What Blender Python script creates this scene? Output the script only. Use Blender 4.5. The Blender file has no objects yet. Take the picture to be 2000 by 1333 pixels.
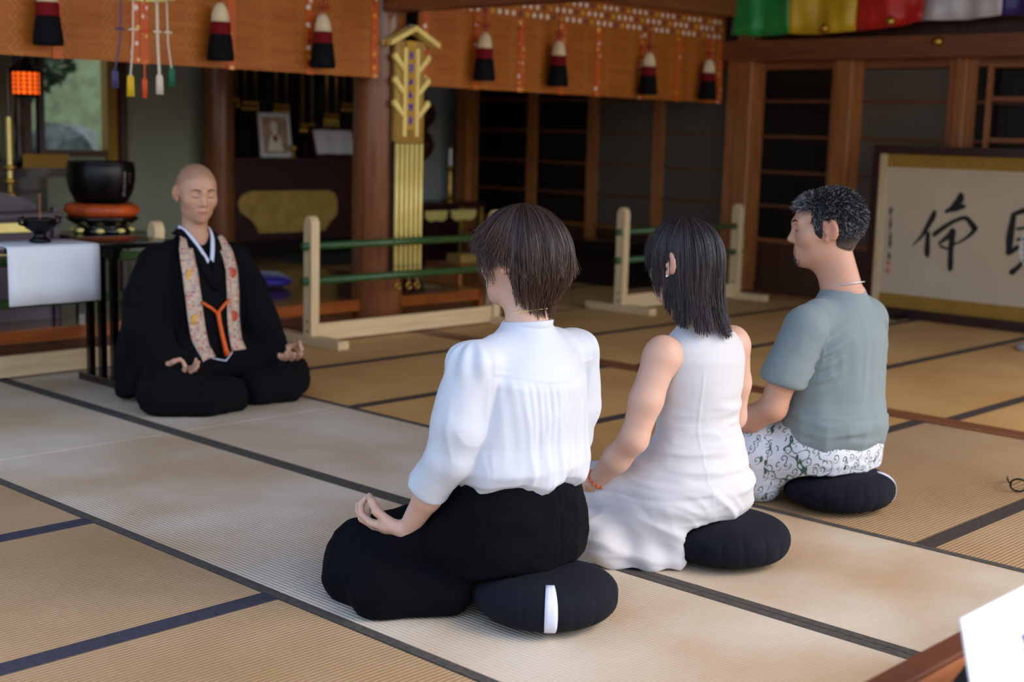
import bpy, math, random
import numpy as np
from mathutils import Vector, Matrix

random.seed(7)
rng = np.random.default_rng(11)
scene = bpy.context.scene
COL = scene.collection

# ------------------------------------------------------------------ camera
def rad(a): return math.radians(a)
YAW, PITCH, ROLL = rad(43.48), rad(8.64), rad(1.56)
fwd = Vector((math.cos(YAW)*math.cos(PITCH), math.sin(YAW)*math.cos(PITCH), -math.sin(PITCH)))
rgt0 = Vector((math.sin(YAW), -math.cos(YAW), 0)); up0 = rgt0.cross(fwd)
rgt = rgt0*math.cos(ROLL) + up0*math.sin(ROLL); upv = -rgt0*math.sin(ROLL) + up0*math.cos(ROLL)
cam_d = bpy.data.cameras.new('camera'); cam = bpy.data.objects.new('camera', cam_d); COL.objects.link(cam)
cam.matrix_world = Matrix(((rgt.x, upv.x, -fwd.x, 0), (rgt.y, upv.y, -fwd.y, 0), (rgt.z, upv.z, -fwd.z, 1.14), (0, 0, 0, 1)))
cam_d.sensor_width = 36; cam_d.lens = 48.24; cam_d.clip_start = .05; cam_d.clip_end = 200
cam_d.dof.use_dof = True; cam_d.dof.focus_distance = 3.45; cam_d.dof.aperture_fstop = 2.8
scene.camera = cam

# ------------------------------------------------------------------ daylight
world = bpy.data.worlds.new('daylight'); scene.world = world; world.use_nodes = True
bg = world.node_tree.nodes['Background']
sky = world.node_tree.nodes.new('ShaderNodeTexSky'); sky.sky_type = 'NISHITA'; sky.sun_disc = False
sky.sun_elevation = rad(48); sky.sun_rotation = rad(150); sky.air_density = 1.0; sky.dust_density = 2.5; sky.ozone_density = 1.0
world.node_tree.links.new(sky.outputs['Color'], bg.inputs['Color']); bg.inputs['Strength'].default_value = .49
scene.view_settings.view_transform = 'Standard'; scene.view_settings.look = 'None'
scene.view_settings.exposure = 0.0; scene.view_settings.gamma = 1.0
scene.view_settings.use_curve_mapping = False

# ------------------------------------------------------------------ materials
def srgb(r, g, b):
    f = lambda c: (c/12.92 if c <= .04045 else ((c+.055)/1.055)**2.4)
    return (f(r/255), f(g/255), f(b/255), 1)
MATS = {}
class NT:
    def __init__(s, name):
        s.m = bpy.data.materials.new(name); s.m.use_nodes = True; s.t = s.m.node_tree
        s.b = s.t.nodes['Principled BSDF']; MATS[name] = s.m
    def n(s, kind, **kw):
        o = s.t.nodes.new('ShaderNode'+kind)
        for k, v in kw.items():
            if k in o.inputs: o.inputs[k].default_value = v
            else: setattr(o, k, v)
        return o
    def l(s, a, ao, b, bi): s.t.links.new(a.outputs[ao], b.inputs[bi])
    def co(s, scale=(1, 1, 1), rot=(0, 0, 0), kind='Object'):
        tc = s.n('TexCoord'); mp = s.n('Mapping'); mp.inputs['Scale'].default_value = scale; mp.inputs['Rotation'].default_value = rot
        s.l(tc, kind, mp, 'Vector'); return mp
    def ramp(s, src, out, stops):
        r = s.n('ValToRGB'); e = r.color_ramp.elements
        while len(e) < len(stops): e.new(.5)
        for q, (p, c) in zip(e, stops): q.position = p; q.color = c
        s.l(src, out, r, 'Fac'); return r
    def math(s, op, a, b=None):
        o = s.n('Math', operation=op)
        for i, v in enumerate((a, b)):
            if v is None: continue
            if isinstance(v, (int, float)): o.inputs[i].default_value = v
            else: s.t.links.new(v, o.inputs[i])
        return o.outputs[0]
    def bump(s, node, out, strength=.2, dist=.01):
        b = s.n('Bump'); b.inputs['Strength'].default_value = strength; b.inputs['Distance'].default_value = dist
        s.l(node, out, b, 'Height'); s.l(b, 'Normal', s.b, 'Normal'); return b

def plain(name, col, rough=.6, metal=0, spec=.5, noise=0, nscale=20, bump=0, emit=None, coat=0, sheen=0, bdist=.004):
    t = NT(name); b = t.b
    b.inputs['Base Color'].default_value = col; b.inputs['Roughness'].default_value = rough
    b.inputs['Metallic'].default_value = metal; b.inputs['Specular IOR Level'].default_value = spec
    b.inputs['Coat Weight'].default_value = coat; b.inputs['Sheen Weight'].default_value = sheen
    if emit: b.inputs['Emission Color'].default_value = emit[0]; b.inputs['Emission Strength'].default_value = emit[1]
    if noise or bump:
        c = t.co(); no = t.n('TexNoise', Scale=nscale, Detail=5.0); t.l(c, 'Vector', no, 'Vector')
        if noise:
            lo = tuple(x*(1-noise) for x in col[:3])+(1,); hi = tuple(min(1, x*(1+noise)) for x in col[:3])+(1,)
            r = t.ramp(no, 'Fac', [(.3, lo), (.7, hi)]); t.l(r, 'Color', b, 'Base Color')
        if bump: t.bump(no, 'Fac', bump, bdist)
    return t.m

def wood(name, c1, c2, axis=2, rough=.45, scale=1.0, coat=0, spec=.5):
    t = NT(name); sc = [14*scale]*3; sc[axis] = 1.0*scale
    c = t.co(tuple(sc)); no = t.n('TexNoise', Scale=2.2, Detail=6.0, Distortion=.6); t.l(c, 'Vector', no, 'Vector')
    sc2 = [60*scale]*3; sc2[axis] = 2.0*scale
    d = t.co(tuple(sc2)); n2 = t.n('TexNoise', Scale=3.0, Detail=3.0); t.l(d, 'Vector', n2, 'Vector')
    mx = t.math('ADD', t.math('MULTIPLY', no.outputs['Fac'], .7), t.math('MULTIPLY', n2.outputs['Fac'], .3))
    r = t.n('ValToRGB'); r.color_ramp.elements[0].position = .35; r.color_ramp.elements[0].color = c1
    r.color_ramp.elements[1].position = .65; r.color_ramp.elements[1].color = c2
    t.t.links.new(mx, r.inputs['Fac']); t.l(r, 'Color', t.b, 'Base Color')
    t.b.inputs['Roughness'].default_value = rough; t.b.inputs['Coat Weight'].default_value = coat; t.b.inputs['Specular IOR Level'].default_value = spec
    t.bump(n2, 'Fac', .08, .002); return t.m

def tatami(name, c1, c2, rib_axis, rough=.55):
    # rush weave: ribs parallel to the cloth borders, fine rush lines across them, soft wear patches
    t = NT(name); c = t.co()
    sep = t.n('SeparateXYZ'); t.l(c, 'Vector', sep, 'Vector')
    k = 2*math.pi/.013
    ribs = t.math('SINE', t.math('MULTIPLY', sep.outputs[rib_axis], k))
    sc = [3, 3, 3]; sc[rib_axis] = 3; sc2 = [400, 400, 400]; sc2[rib_axis] = 8
    cc = t.n('TexCoord'); geo = t.n('NewGeometry')
    nz = t.n('TexNoise', Scale=1.7, Detail=4.0); t.l(geo, 'Position', nz, 'Vector')
    mp = t.co(tuple(sc2)); n2 = t.n('TexNoise', Scale=1.0, Detail=2.0); t.l(mp, 'Vector', n2, 'Vector')
    r = t.ramp(nz, 'Fac', [(.35, c1), (.65, c2)])
    f = t.math('ADD', t.math('MULTIPLY', ribs, .06), t.math('ADD', t.math('MULTIPLY', n2.outputs['Fac'], .3), .82))
    mul = t.n('Mix', data_type='RGBA', blend_type='MULTIPLY'); mul.inputs['Factor'].default_value = 1
    t.l(r, 'Color', mul, 'A')
    cmb = t.n('CombineColor')
    for i in range(3): t.t.links.new(f, cmb.inputs[i])
    t.l(cmb, 'Color', mul, 'B')
    t.t.links.new(mul.outputs['Result'], t.b.inputs['Base Color'])
    t.b.inputs['Roughness'].default_value = rough; t.b.inputs['Specular IOR Level'].default_value = .45
    b = t.n('Bump'); b.inputs['Strength'].default_value = .45; b.inputs['Distance'].default_value = .0018
    t.t.links.new(t.math('ADD', ribs, t.math('MULTIPLY', n2.outputs['Fac'], .6)), b.inputs['Height'])
    t.l(b, 'Normal', t.b, 'Normal'); return t.m

# ------------------------------------------------------------------ object helpers
def link(name, me, mat=None, parent=None):
    o = bpy.data.objects.new(name, me); COL.objects.link(o)
    if mat is not None: me.materials.append(MATS[mat] if isinstance(mat, str) else mat)
    if parent is not None: o.parent = parent
    return o
def tag(o, label=None, cat=None, group=None, kind=None):
    for k, v in (('label', label), ('category', cat), ('group', group), ('kind', kind)):
        if v: o[k] = v
    return o
def empty(name, loc=(0, 0, 0), rz=0):
    o = bpy.data.objects.new(name, None); COL.objects.link(o); o.location = loc; o.rotation_euler = (0, 0, rz); o.empty_display_size = .05
    return o
def copy_tree(o, parent=None):
    c = o.copy(); COL.objects.link(c)
    if parent is not None: c.parent = parent
    for ch in list(o.children): copy_tree(ch, c)
    return c
def setup(m, smooth=False):
    if smooth: m.polygons.foreach_set('use_smooth', [True]*len(m.polygons))
    m.update(); return m

class MB:
    """collects vertices and faces of ONE piece"""
    def __init__(s): s.v = []; s.f = []
    def box(s, x0, x1, y0, y1, z0, z1, bev=0):
        if bev:
            return s.prism([(x0+bev, y0), (x1-bev, y0), (x1, y0+bev), (x1, y1-bev), (x1-bev, y1), (x0+bev, y1), (x0, y1-bev), (x0, y0+bev)], z0, z1, bev)
        i = len(s.v)
        s.v += [(x0, y0, z0), (x1, y0, z0), (x1, y1, z0), (x0, y1, z0), (x0, y0, z1), (x1, y0, z1), (x1, y1, z1), (x0, y1, z1)]
        s.f += [tuple(i+k for k in q) for q in ((0, 3, 2, 1), (4, 5, 6, 7), (0, 1, 5, 4), (1, 2, 6, 5), (2, 3, 7, 6), (3, 0, 4, 7))]
        return s
    def prism(s, pts, z0, z1, inset=0):
        """polygon in x,y pulled from z0 to z1 (with a small chamfer on both ends)"""
        n = len(pts); cx = sum(p[0] for p in pts)/n; cy = sum(p[1] for p in pts)/n
        def ring(z, k):
            i = len(s.v)
            for x, y in pts:
                L = math.hypot(x-cx, y-cy) or 1
                s.v.append((x-(x-cx)/L*k, y-(y-cy)/L*k, z))
            return i
        lv = [(z0, inset), (z0+inset, 0), (z1-inset, 0), (z1, inset)] if inset else [(z0, 0), (z1, 0)]
        rs = [ring(z, k) for z, k in lv]
        for a, b in zip(rs, rs[1:]):
            for k in range(n): s.f.append((a+k, a+(k+1) % n, b+(k+1) % n, b+k))
        s.f.append(tuple(rs[0]+k for k in range(n))[::-1]); s.f.append(tuple(rs[-1]+k for k in range(n)))
        return s
    def tube(s, pts, r, n=8, caps=True, flat=1.0):
        pts = [Vector(p) for p in pts]; rs = r if isinstance(r, (list, tuple)) else [r]*len(pts)
        rings = []; prev = None
        for k, p in enumerate(pts):
            d = (pts[min(k+1, len(pts)-1)]-pts[max(k-1, 0)]).normalized()
            if prev is None: a = d.orthogonal().normalized()
            else: a = (prev-d*prev.dot(d)).normalized()
            prev = a; b = d.cross(a); i = len(s.v)
            for q in range(n):
                t = 2*math.pi*q/n; s.v.append(tuple(p+(a*math.cos(t)+b*math.sin(t)*flat)*rs[k]))
            rings.append(i)
        for a, b in zip(rings, rings[1:]):
            for q in range(n): s.f.append((a+q, a+(q+1) % n, b+(q+1) % n, b+q))
        if caps:
            s.f.append(tuple(rings[0]+q for q in range(n))[::-1]); s.f.append(tuple(rings[-1]+q for q in range(n)))
        return s
    def lathe(s, prof, n=24, c=(0, 0, 0), fn=None):
        rings = []
        for (r, z) in prof:
            i = len(s.v)
            for q in range(n):
                t = 2*math.pi*q/n; rr = r if fn is None else fn(r, z, t)
                s.v.append((c[0]+rr*math.cos(t), c[1]+rr*math.sin(t), c[2]+z))
            rings.append(i)
        for a, b in zip(rings, rings[1:]):
            for q in range(n): s.f.append((a+q, a+(q+1) % n, b+(q+1) % n, b+q))
        s.f.append(tuple(rings[0]+q for q in range(n))[::-1]); s.f.append(tuple(rings[-1]+q for q in range(n)))
        return s
    def grid(s, P, closed=False):
        """P[i][j] points"""
        i0 = len(s.v); R = len(P); C = len(P[0])
        for row in P: s.v += [tuple(p) for p in row]
        for i in range(R-1):
            for j in range(C-1): s.f.append((i0+i*C+j, i0+i*C+j+1, i0+(i+1)*C+j+1, i0+(i+1)*C+j))
        return s
    def rot(s, R, loc=(0, 0, 0)):
        loc = Vector(loc); s.v = [tuple(R @ Vector(p)+loc) for p in s.v]; return s
    def mesh(s, name, smooth=False):
        m = bpy.data.meshes.new(name); m.from_pydata(s.v, [], s.f); return setup(m, smooth)
    def build(s, name, mat, parent=None, smooth=False):
        return link(name, s.mesh(name, smooth), mat, parent)
def box(name, mat, x0, x1, y0, y1, z0, z1, parent=None, bev=0):
    return MB().box(x0, x1, y0, y1, z0, z1, bev).build(name, mat, parent)
def struct(o): o['kind'] = 'structure'; return o
def spline(pts, n):
    """Catmull-Rom through pts"""
    P = [np.array(p, float) for p in pts]; P = [2*P[0]-P[1]]+P+[2*P[-1]-P[-2]]; out = []
    for i in range(1, len(P)-2):
        for k in range(n):
            t = k/n; a, b, c, d = P[i-1:i+3]
            out.append(.5*((2*b)+(-a+c)*t+(2*a-5*b+4*c-d)*t*t+(-a+3*b-3*c+d)*t**3))
    out.append(P[-2]); return out

# ------------------------------------------------------------------ implicit surfaces (bodies, clothes)
class Field:
    """distance field on a grid; smooth unions of tapered limbs, ellipsoids and lofts, meshed by surface nets"""
    def __init__(s, lo, hi, h):
        s.lo = np.array(lo, float); s.h = h; s.n = np.ceil((np.array(hi)-s.lo)/h).astype(int)+1
        s.d = np.full(s.n, .12, np.float32)
    def _sl(s, lo, hi):
        a = np.clip(np.floor((np.array(lo)-s.lo)/s.h).astype(int), 0, s.n); b = np.clip(np.ceil((np.array(hi)-s.lo)/s.h).astype(int)+1, 0, s.n)
        if np.any(b <= a): return None, None
        ax = [(np.arange(a[i], b[i])*s.h+s.lo[i]).astype(np.float32) for i in range(3)]
        X, Y, Z = np.meshgrid(*ax, indexing='ij', sparse=True)
        return tuple(slice(a[i], b[i]) for i in range(3)), (X, Y, Z)
    def put(s, fn, lo, hi, k=.01, op='u'):
        m = max(k, 3*s.h)+.004
        sl, P = s._sl(np.array(lo)-m, np.array(hi)+m)
        if sl is None: return s
        e = fn(*P); c = s.d[sl]
        if op == 'u':
            h = np.maximum(k-np.abs(c-e), 0)/max(k, 1e-6); s.d[sl] = np.minimum(c, e)-h*h*k*.25
        elif op == 's':
            h = np.maximum(k-np.abs(c+e), 0)/max(k, 1e-6); s.d[sl] = np.maximum(c, -e)+h*h*k*.25
        elif op == 'i':
            h = np.maximum(k-np.abs(c-e), 0)/max(k, 1e-6); s.d[sl] = np.maximum(c, e)+h*h*k*.25
        return s
    def limb(s, a, b, ra, rb, k=.01, op='u', flat=None):
        a = np.array(a, float); b = np.array(b, float); ab = b-a; L2 = max(ab@ab, 1e-9); R = max(ra, rb)
        def fn(X, Y, Z):
            t = np.clip(((X-a[0])*ab[0]+(Y-a[1])*ab[1]+(Z-a[2])*ab[2])/L2, 0, 1)
            return np.sqrt((X-a[0]-t*ab[0])**2+(Y-a[1]-t*ab[1])**2+(Z-a[2]-t*ab[2])**2)-(ra+t*(rb-ra))
        return s.put(fn, np.minimum(a, b)-R, np.maximum(a, b)+R, k, op)
    def chain(s, pts, rs, k=.01):
        for i in range(len(pts)-1): s.limb(pts[i], pts[i+1], rs[i], rs[i+1], k)
        return s
    def ell(s, c, r, k=.01, op='u', R=None):
        c = np.array(c, float); r = np.array(r, float); M = np.eye(3) if R is None else np.array(R).T
        def fn(X, Y, Z):
            x, y, z = X-c[0], Y-c[1], Z-c[2]
            u = (M[0, 0]*x+M[0, 1]*y+M[0, 2]*z)/r[0]; v = (M[1, 0]*x+M[1, 1]*y+M[1, 2]*z)/r[1]; w = (M[2, 0]*x+M[2, 1]*y+M[2, 2]*z)/r[2]
            k0 = np.sqrt(u*u+v*v+w*w); k1 = np.sqrt((u/r[0])**2+(v/r[1])**2+(w/r[2])**2)
            return k0*(k0-1)/np.maximum(k1, 1e-6)
        B = r.max() if R is not None else r
        return s.put(fn, c-B, c+B, k, op)
    def loft(s, rows, k=.01, op='u', p=2.0):
        """rows: (z, cx, cy, a, b) elliptic sections"""
        rows = np.array(rows, float); z0, z1 = rows[0, 0], rows[-1, 0]; am = rows[:, 3].max(); bm = rows[:, 4].max()
        def fn(X, Y, Z):
            zz = np.clip(Z, z0, z1)
            it = lambda j: np.interp(zz.ravel(), rows[:, 0], rows[:, j]).reshape(zz.shape).astype(np.float32)
            cx, cy, a, b = it(1), it(2), it(3), it(4)
            q = (np.abs((X-cx)/a)**p+np.abs((Y-cy)/b)**p)**(1/p)
            side = (q-1)*np.minimum(a, b)
            cap = np.maximum(z0-Z, Z-z1)
            return np.maximum(side, cap)+0*X
        return s.put(fn, (rows[:, 1].min()-am, rows[:, 2].min()-bm, z0), (rows[:, 1].max()+am, rows[:, 2].max()+bm, z1), k, op)
    def hem(s, e, d, R, xmin, hole):
        """cut a sleeve square at e (facing d) and hollow its end"""
        e = np.array(e, float); d = np.array(d, float); d /= np.linalg.norm(d); sg = 1 if e[0] > 0 else -1
        def fn(X, Y, Z): return np.maximum(np.maximum(-((X-e[0])*d[0]+(Y-e[1])*d[1]+(Z-e[2])*d[2]), np.sqrt((X-e[0])**2+(Y-e[1])**2+(Z-e[2])**2)-R), xmin-X*sg)
        s.put(fn, e-R, e+R, .004, 's'); return s.limb(e-d*.02, e+d*.03, hole, hole, .004, 's')
    def floor(s, z=.002):
        Z = (np.arange(s.n[2])*s.h+s.lo[2]).astype(np.float32)[None, None, :]; s.d = np.maximum(s.d, z-Z); return s
    def clip(s, fn, k=.004):
        """keep where fn<=0"""
        ax = [(np.arange(s.n[i])*s.h+s.lo[i]).astype(np.float32) for i in range(3)]
        X, Y, Z = np.meshgrid(*ax, indexing='ij', sparse=True); s.d = np.maximum(s.d, fn(X, Y, Z)).astype(np.float32); return s
    def sample(s, P):
        q = (np.asarray(P)-s.lo)/s.h; i = np.clip(np.floor(q).astype(int), 0, s.n-2); f = np.clip(q-i, 0, 1); out = 0
        for dx in (0, 1):
            for dy in (0, 1):
                for dz in (0, 1):
                    w = (f[..., 0] if dx else 1-f[..., 0])*(f[..., 1] if dy else 1-f[..., 1])*(f[..., 2] if dz else 1-f[..., 2])
                    out = out+w*s.d[i[..., 0]+dx, i[..., 1]+dy, i[..., 2]+dz]
        return out
    def front(s, x, z, y0, y1, step=.002, dx=0, dz=0):
        """first surface met going from y0 towards y1 at (x, z)"""
        ys = np.arange(y0, y1, math.copysign(step, y1-y0)); P = np.stack([np.full_like(ys, x), ys, np.full_like(ys, z)], -1)
        d = s.sample(P); k = np.argmax(d < 0)
        return float(ys[k]) if d[k] < 0 else float(y1)
    def verts(s, smooth=2):
        d = s.d; S = d < 0; n = d.shape
        d = d.copy(); 
        for ax in range(3):
            sl = [slice(None)]*3
            for e in (0, -1): sl[ax] = e; d[tuple(sl)] = np.maximum(d[tuple(sl)], s.h)
        S = d < 0
        c = np.zeros(tuple(q-1 for q in n), np.uint8); tot = c
        for dx in (0, 1):
            for dy in (0, 1):
                for dz in (0, 1): c = c+S[dx:n[0]-1+dx, dy:n[1]-1+dy, dz:n[2]-1+dz]
        act = (c > 0) & (c < 8); I = np.argwhere(act); idx = np.full(act.shape, -1, np.int32); idx[act] = np.arange(len(I))
        acc = np.zeros((len(I), 3), np.float64); cnt = np.zeros(len(I))
        V = {}
        for dx in (0, 1):
            for dy in (0, 1):
                for dz in (0, 1): V[dx, dy, dz] = d[I[:, 0]+dx, I[:, 1]+dy, I[:, 2]+dz].astype(np.float64)
        for a in V:
            for ax in range(3):
                if a[ax] == 0:
                    b = list(a); b[ax] = 1; va, vb = V[a], V[tuple(b)]; m = (va < 0) != (vb < 0)
                    t = np.where(m, va/np.where(m, va-vb, 1), 0); p = np.zeros((len(I), 3)); p[:] = a; p[:, ax] += t
                    acc += p*m[:, None]; cnt += m
        P = I+acc/np.maximum(cnt, 1)[:, None]
        F = []
        for ax in range(3):
            u, v = (ax+1) % 3, (ax+2) % 3
            lo = [slice(1, -1)]*3; lo[ax] = slice(0, -1); hi = list(lo); hi[ax] = slice(1, None)
            A, B = S[tuple(lo)], S[tuple(hi)]
            E = np.argwhere(A != B)
            if not len(E): continue
            off = np.ones(3, int); off[ax] = 0; E = E+off; flip = S[E[:, 0], E[:, 1], E[:, 2]]
            def q(du, dv):
                e = E.copy(); e[:, u] += du; e[:, v] += dv; return idx[e[:, 0], e[:, 1], e[:, 2]]
            f = np.stack([q(-1, -1), q(0, -1), q(0, 0), q(-1, 0)], 1); f[~flip] = f[~flip][:, ::-1]; F.append(f)
        F = np.concatenate(F); P = P*s.h+s.lo
        if smooth:
            e = np.concatenate([F[:, [0, 1]], F[:, [1, 2]], F[:, [2, 3]], F[:, [3, 0]]]); e = np.concatenate([e, e[:, ::-1]])
            deg = np.bincount(e[:, 0], minlength=len(P)).astype(float)
            for _ in range(smooth):
                A = np.stack([np.bincount(e[:, 0], weights=P[e[:, 1], j], minlength=len(P)) for j in range(3)], 1)/np.maximum(deg, 1)[:, None]
                P = P*.45+A*.55
        return P, F
def normals(P, F):
    n = np.cross(P[F[:, 2]]-P[F[:, 0]], P[F[:, 3]]-P[F[:, 1]]); N = np.zeros_like(P)
    for j in range(4):
        for c in range(3): N[:, c] += np.bincount(F[:, j], weights=n[:, c], minlength=len(P))
    return N/np.maximum(np.linalg.norm(N, axis=1), 1e-12)[:, None]
def np_mesh(name, P, F, smooth=True, tint=None):
    m = bpy.data.meshes.new(name); k = F.shape[1]
    m.vertices.add(len(P)); m.vertices.foreach_set('co', np.asarray(P, np.float32).ravel())
    m.loops.add(F.size); m.loops.foreach_set('vertex_index', F.astype(np.int32).ravel())
    m.polygons.add(len(F)); m.polygons.foreach_set('loop_start', np.arange(0, F.size, k, dtype=np.int32))
    m.update(calc_edges=True); m.validate()
    if smooth: m.polygons.foreach_set('use_smooth', np.ones(len(m.polygons), bool))
    if tint is not None:
        a = m.color_attributes.new('tint', 'FLOAT_COLOR', 'POINT'); a.data.foreach_set('color', np.concatenate([tint, np.ones((len(P), 1))], 1).astype(np.float32).ravel())
    m.update(); return m
def vnoise(P, scale, seed=0):
    """smooth value noise, -1..1"""
    q = np.asarray(P)*scale+seed*17.31; i = np.floor(q).astype(np.int64); f = q-i; f = f*f*(3-2*f); out = 0
    def hsh(a, b, c):
        x = (a*73856093) ^ (b*19349663) ^ (c*83492791) ^ (seed*2654435); x = (x ^ (x >> 13))*1274126177; x = x ^ (x >> 16)
        return (x & 0xffff)/32767.5-1
    for dx in (0, 1):
        for dy in (0, 1):
            for dz in (0, 1):
                w = (f[..., 0] if dx else 1-f[..., 0])*(f[..., 1] if dy else 1-f[..., 1])*(f[..., 2] if dz else 1-f[..., 2])
                out = out+w*hsh(i[..., 0]+dx, i[..., 1]+dy, i[..., 2]+dz)
    return out
# ================================================================== MATERIAL LIBRARY
tatami('tatami_pale_sheen', srgb(193, 164, 128), srgb(216, 200, 177), 0)  # weave sheen of the central strips is put into this paler base colour
tatami('tatami_tan', srgb(168, 134, 94), srgb(182, 150, 111), 1)
tatami('tatami_gold', srgb(196, 148, 86), srgb(210, 166, 104), 1)
plain('border_olive', srgb(72, 66, 58), .8, noise=.35, nscale=60)
plain('border_navy', srgb(50, 48, 60), .8, noise=.25, nscale=60)
plain('border_brown', srgb(58, 46, 38), .8, noise=.3, nscale=60)
wood('wood_sill', srgb(108, 62, 34), srgb(138, 84, 48), 1, .5)
wood('wood_floor', srgb(96, 58, 34), srgb(120, 76, 46), 0, .4)
wood('wood_post', srgb(144, 84, 40), srgb(178, 112, 58), 2, .38)
wood('wood_post_y', srgb(116, 62, 30), srgb(150, 88, 46), 1, .4)
wood('wood_beam_x', srgb(112, 60, 28), srgb(146, 84, 42), 0, .4)
wood('wood_beam_y', srgb(104, 54, 26), srgb(138, 78, 40), 1, .4)
wood('wood_dark', srgb(54, 27, 16), srgb(76, 40, 23), 2, .4)
wood('wood_muntin', srgb(92, 46, 22), srgb(118, 64, 32), 1, .4)
wood('wood_pale', srgb(208, 174, 126), srgb(228, 198, 152), 0, .5)
wood('wood_pale_z', srgb(208, 174, 126), srgb(228, 198, 152), 2, .5)
wood('wood_pale_y', srgb(206, 172, 124), srgb(226, 196, 150), 1, .5)
wood('wood_platform', srgb(70, 38, 20), srgb(100, 56, 30), 0, .22, coat=.3)
wood('wood_kamachi', srgb(136, 66, 24), srgb(166, 88, 36), 0, .2, coat=.4)
wood('wood_column', srgb(118, 66, 36), srgb(150, 90, 52), 2, .3, coat=.15)
wood('wood_desk', srgb(150, 90, 50), srgb(178, 112, 66), 0, .45)
wood('wood_desk_rim', srgb(96, 54, 34), srgb(112, 66, 42), 0, .45)
plain('plaster_green', srgb(146, 148, 126), .9, noise=.06, nscale=3)
plain('plaster_grey', srgb(150, 154, 150), .9, noise=.05, nscale=3)
plain('ceiling_wood', srgb(122, 84, 52), .6, noise=.1, nscale=6)
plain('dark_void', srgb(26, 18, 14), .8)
plain('lacquer_black', srgb(16, 13, 13), .22, coat=.4, spec=.5)
plain('lacquer_maroon', srgb(50, 16, 14), .35, coat=.15)
plain('lacquer_purple', srgb(54, 36, 54), .4, noise=.15, nscale=14)
plain('lacquer_red', srgb(186, 74, 20), .5, noise=.45, nscale=16)
plain('metal_black', srgb(22, 21, 23), .3, metal=.6)
plain('gold', srgb(206, 160, 70), .34, metal=.9, noise=.12, nscale=18)
plain('gold_bright', srgb(255, 222, 128), .4, metal=.1, noise=.1, nscale=12)
plain('gold_leaf', srgb(176, 140, 66), .5, metal=.3, noise=.2, nscale=9)
plain('gold_cloth', srgb(160, 116, 34), .7, noise=.12, nscale=14)
plain('steel', srgb(150, 150, 152), .35, metal=.9)
t = NT('glass_dark'); t.b.inputs['Base Color'].default_value = srgb(18, 14, 12); t.b.inputs['Roughness'].default_value = .3; t.b.inputs['Specular IOR Level'].default_value = .3
t = NT('glass_frosted'); t.b.inputs['Base Color'].default_value = srgb(88, 77, 66); t.b.inputs['Roughness'].default_value = .4
t = NT('glass_clear'); t.b.inputs['Base Color'].default_value = (1, 1, 1, 1); t.b.inputs['Roughness'].default_value = .02; t.b.inputs['Transmission Weight'].default_value = 1; t.b.inputs['IOR'].default_value = 1.05
# bamboo blind: fine horizontal splints with woven wavy threads
t = NT('bamboo_blind'); c = t.co(); sep = t.n('SeparateXYZ'); t.l(c, 'Vector', sep, 'Vector')
sl = t.math('SINE', t.math('MULTIPLY', sep.outputs['Z'], 2*math.pi/.006))
no = t.n('TexNoise', Scale=3.0, Detail=3.0); mp = t.co((1, 1, 14)); t.l(mp, 'Vector', no, 'Vector')
zig = t.math('PINGPONG', t.math('MULTIPLY', sep.outputs['Z'], 1.0), .035)
wv = t.math('ABSOLUTE', t.math('SUBTRACT', t.math('PINGPONG', t.math('ADD', sep.outputs['X'], zig), .115), .1))
th = t.math('LESS_THAN', wv, .0035)
r = t.ramp(no, 'Fac', [(.3, srgb(160, 84, 16)), (.7, srgb(184, 104, 28))])
mx = t.n('Mix', data_type='RGBA'); t.l(r, 'Color', mx, 'A'); mx.inputs['B'].default_value = srgb(204, 136, 66)
t.t.links.new(t.math('MULTIPLY', th, .55), mx.inputs['Factor']); t.t.links.new(mx.outputs['Result'], t.b.inputs['Base Color'])
t.b.inputs['Roughness'].default_value = .5
b = t.n('Bump'); b.inputs['Strength'].default_value = .25; b.inputs['Distance'].default_value = .002; t.t.links.new(sl, b.inputs['Height']); t.l(b, 'Normal', t.b, 'Normal')
# brocades
def brocade(name, base, cols, scale, thr=.33):
    t = NT(name); c = t.co((scale, scale, scale)); v = t.n('TexVoronoi'); v.inputs['Randomness'].default_value = .35; v.inputs['Scale'].default_value = 1
    t.l(c, 'Vector', v, 'Vector'); sepc = t.n('SeparateColor'); t.l(v, 'Color', sepc, 'Color')
    st = [(i/len(cols), q) for i, q in enumerate(cols)]
    r = t.ramp(sepc, 'Red', st); r.color_ramp.interpolation = 'CONSTANT'
    f = t.math('LESS_THAN', v.outputs['Distance'], thr); mx = t.n('Mix', data_type='RGBA')
    t.t.links.new(f, mx.inputs['Factor']); mx.inputs['A'].default_value = base; t.l(r, 'Color', mx, 'B')
    t.t.links.new(mx.outputs['Result'], t.b.inputs['Base Color']); t.b.inputs['Roughness'].default_value = .5; return t.m
brocade('brocade_band', srgb(206, 92, 20), [srgb(244, 222, 204), srgb(240, 160, 40), srgb(170, 40, 24), srgb(246, 196, 110), srgb(236, 214, 196)], 24, .46)
brocade('brocade_stole', srgb(188, 160, 138), [srgb(172, 96, 84), srgb(158, 144, 138), srgb(200, 172, 142), srgb(188, 126, 102), srgb(140, 122, 130)], 70, .45)
plain('brocade_header_ground', srgb(176, 96, 26), .6, noise=.15, nscale=40)
plain('petal_white', srgb(236, 224, 204), .6); plain('petal_yellow', srgb(220, 160, 40), .6); plain('petal_purple', srgb(112, 62, 74), .6)
plain('thread_black', srgb(11, 9, 13), .85, spec=.2, noise=.3, nscale=200); plain('thread_red', srgb(116, 12, 18), .8, spec=.2); plain('thread_cream', srgb(228, 206, 164), .7)
plain('cord_red', srgb(150, 26, 20), .6)
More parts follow.
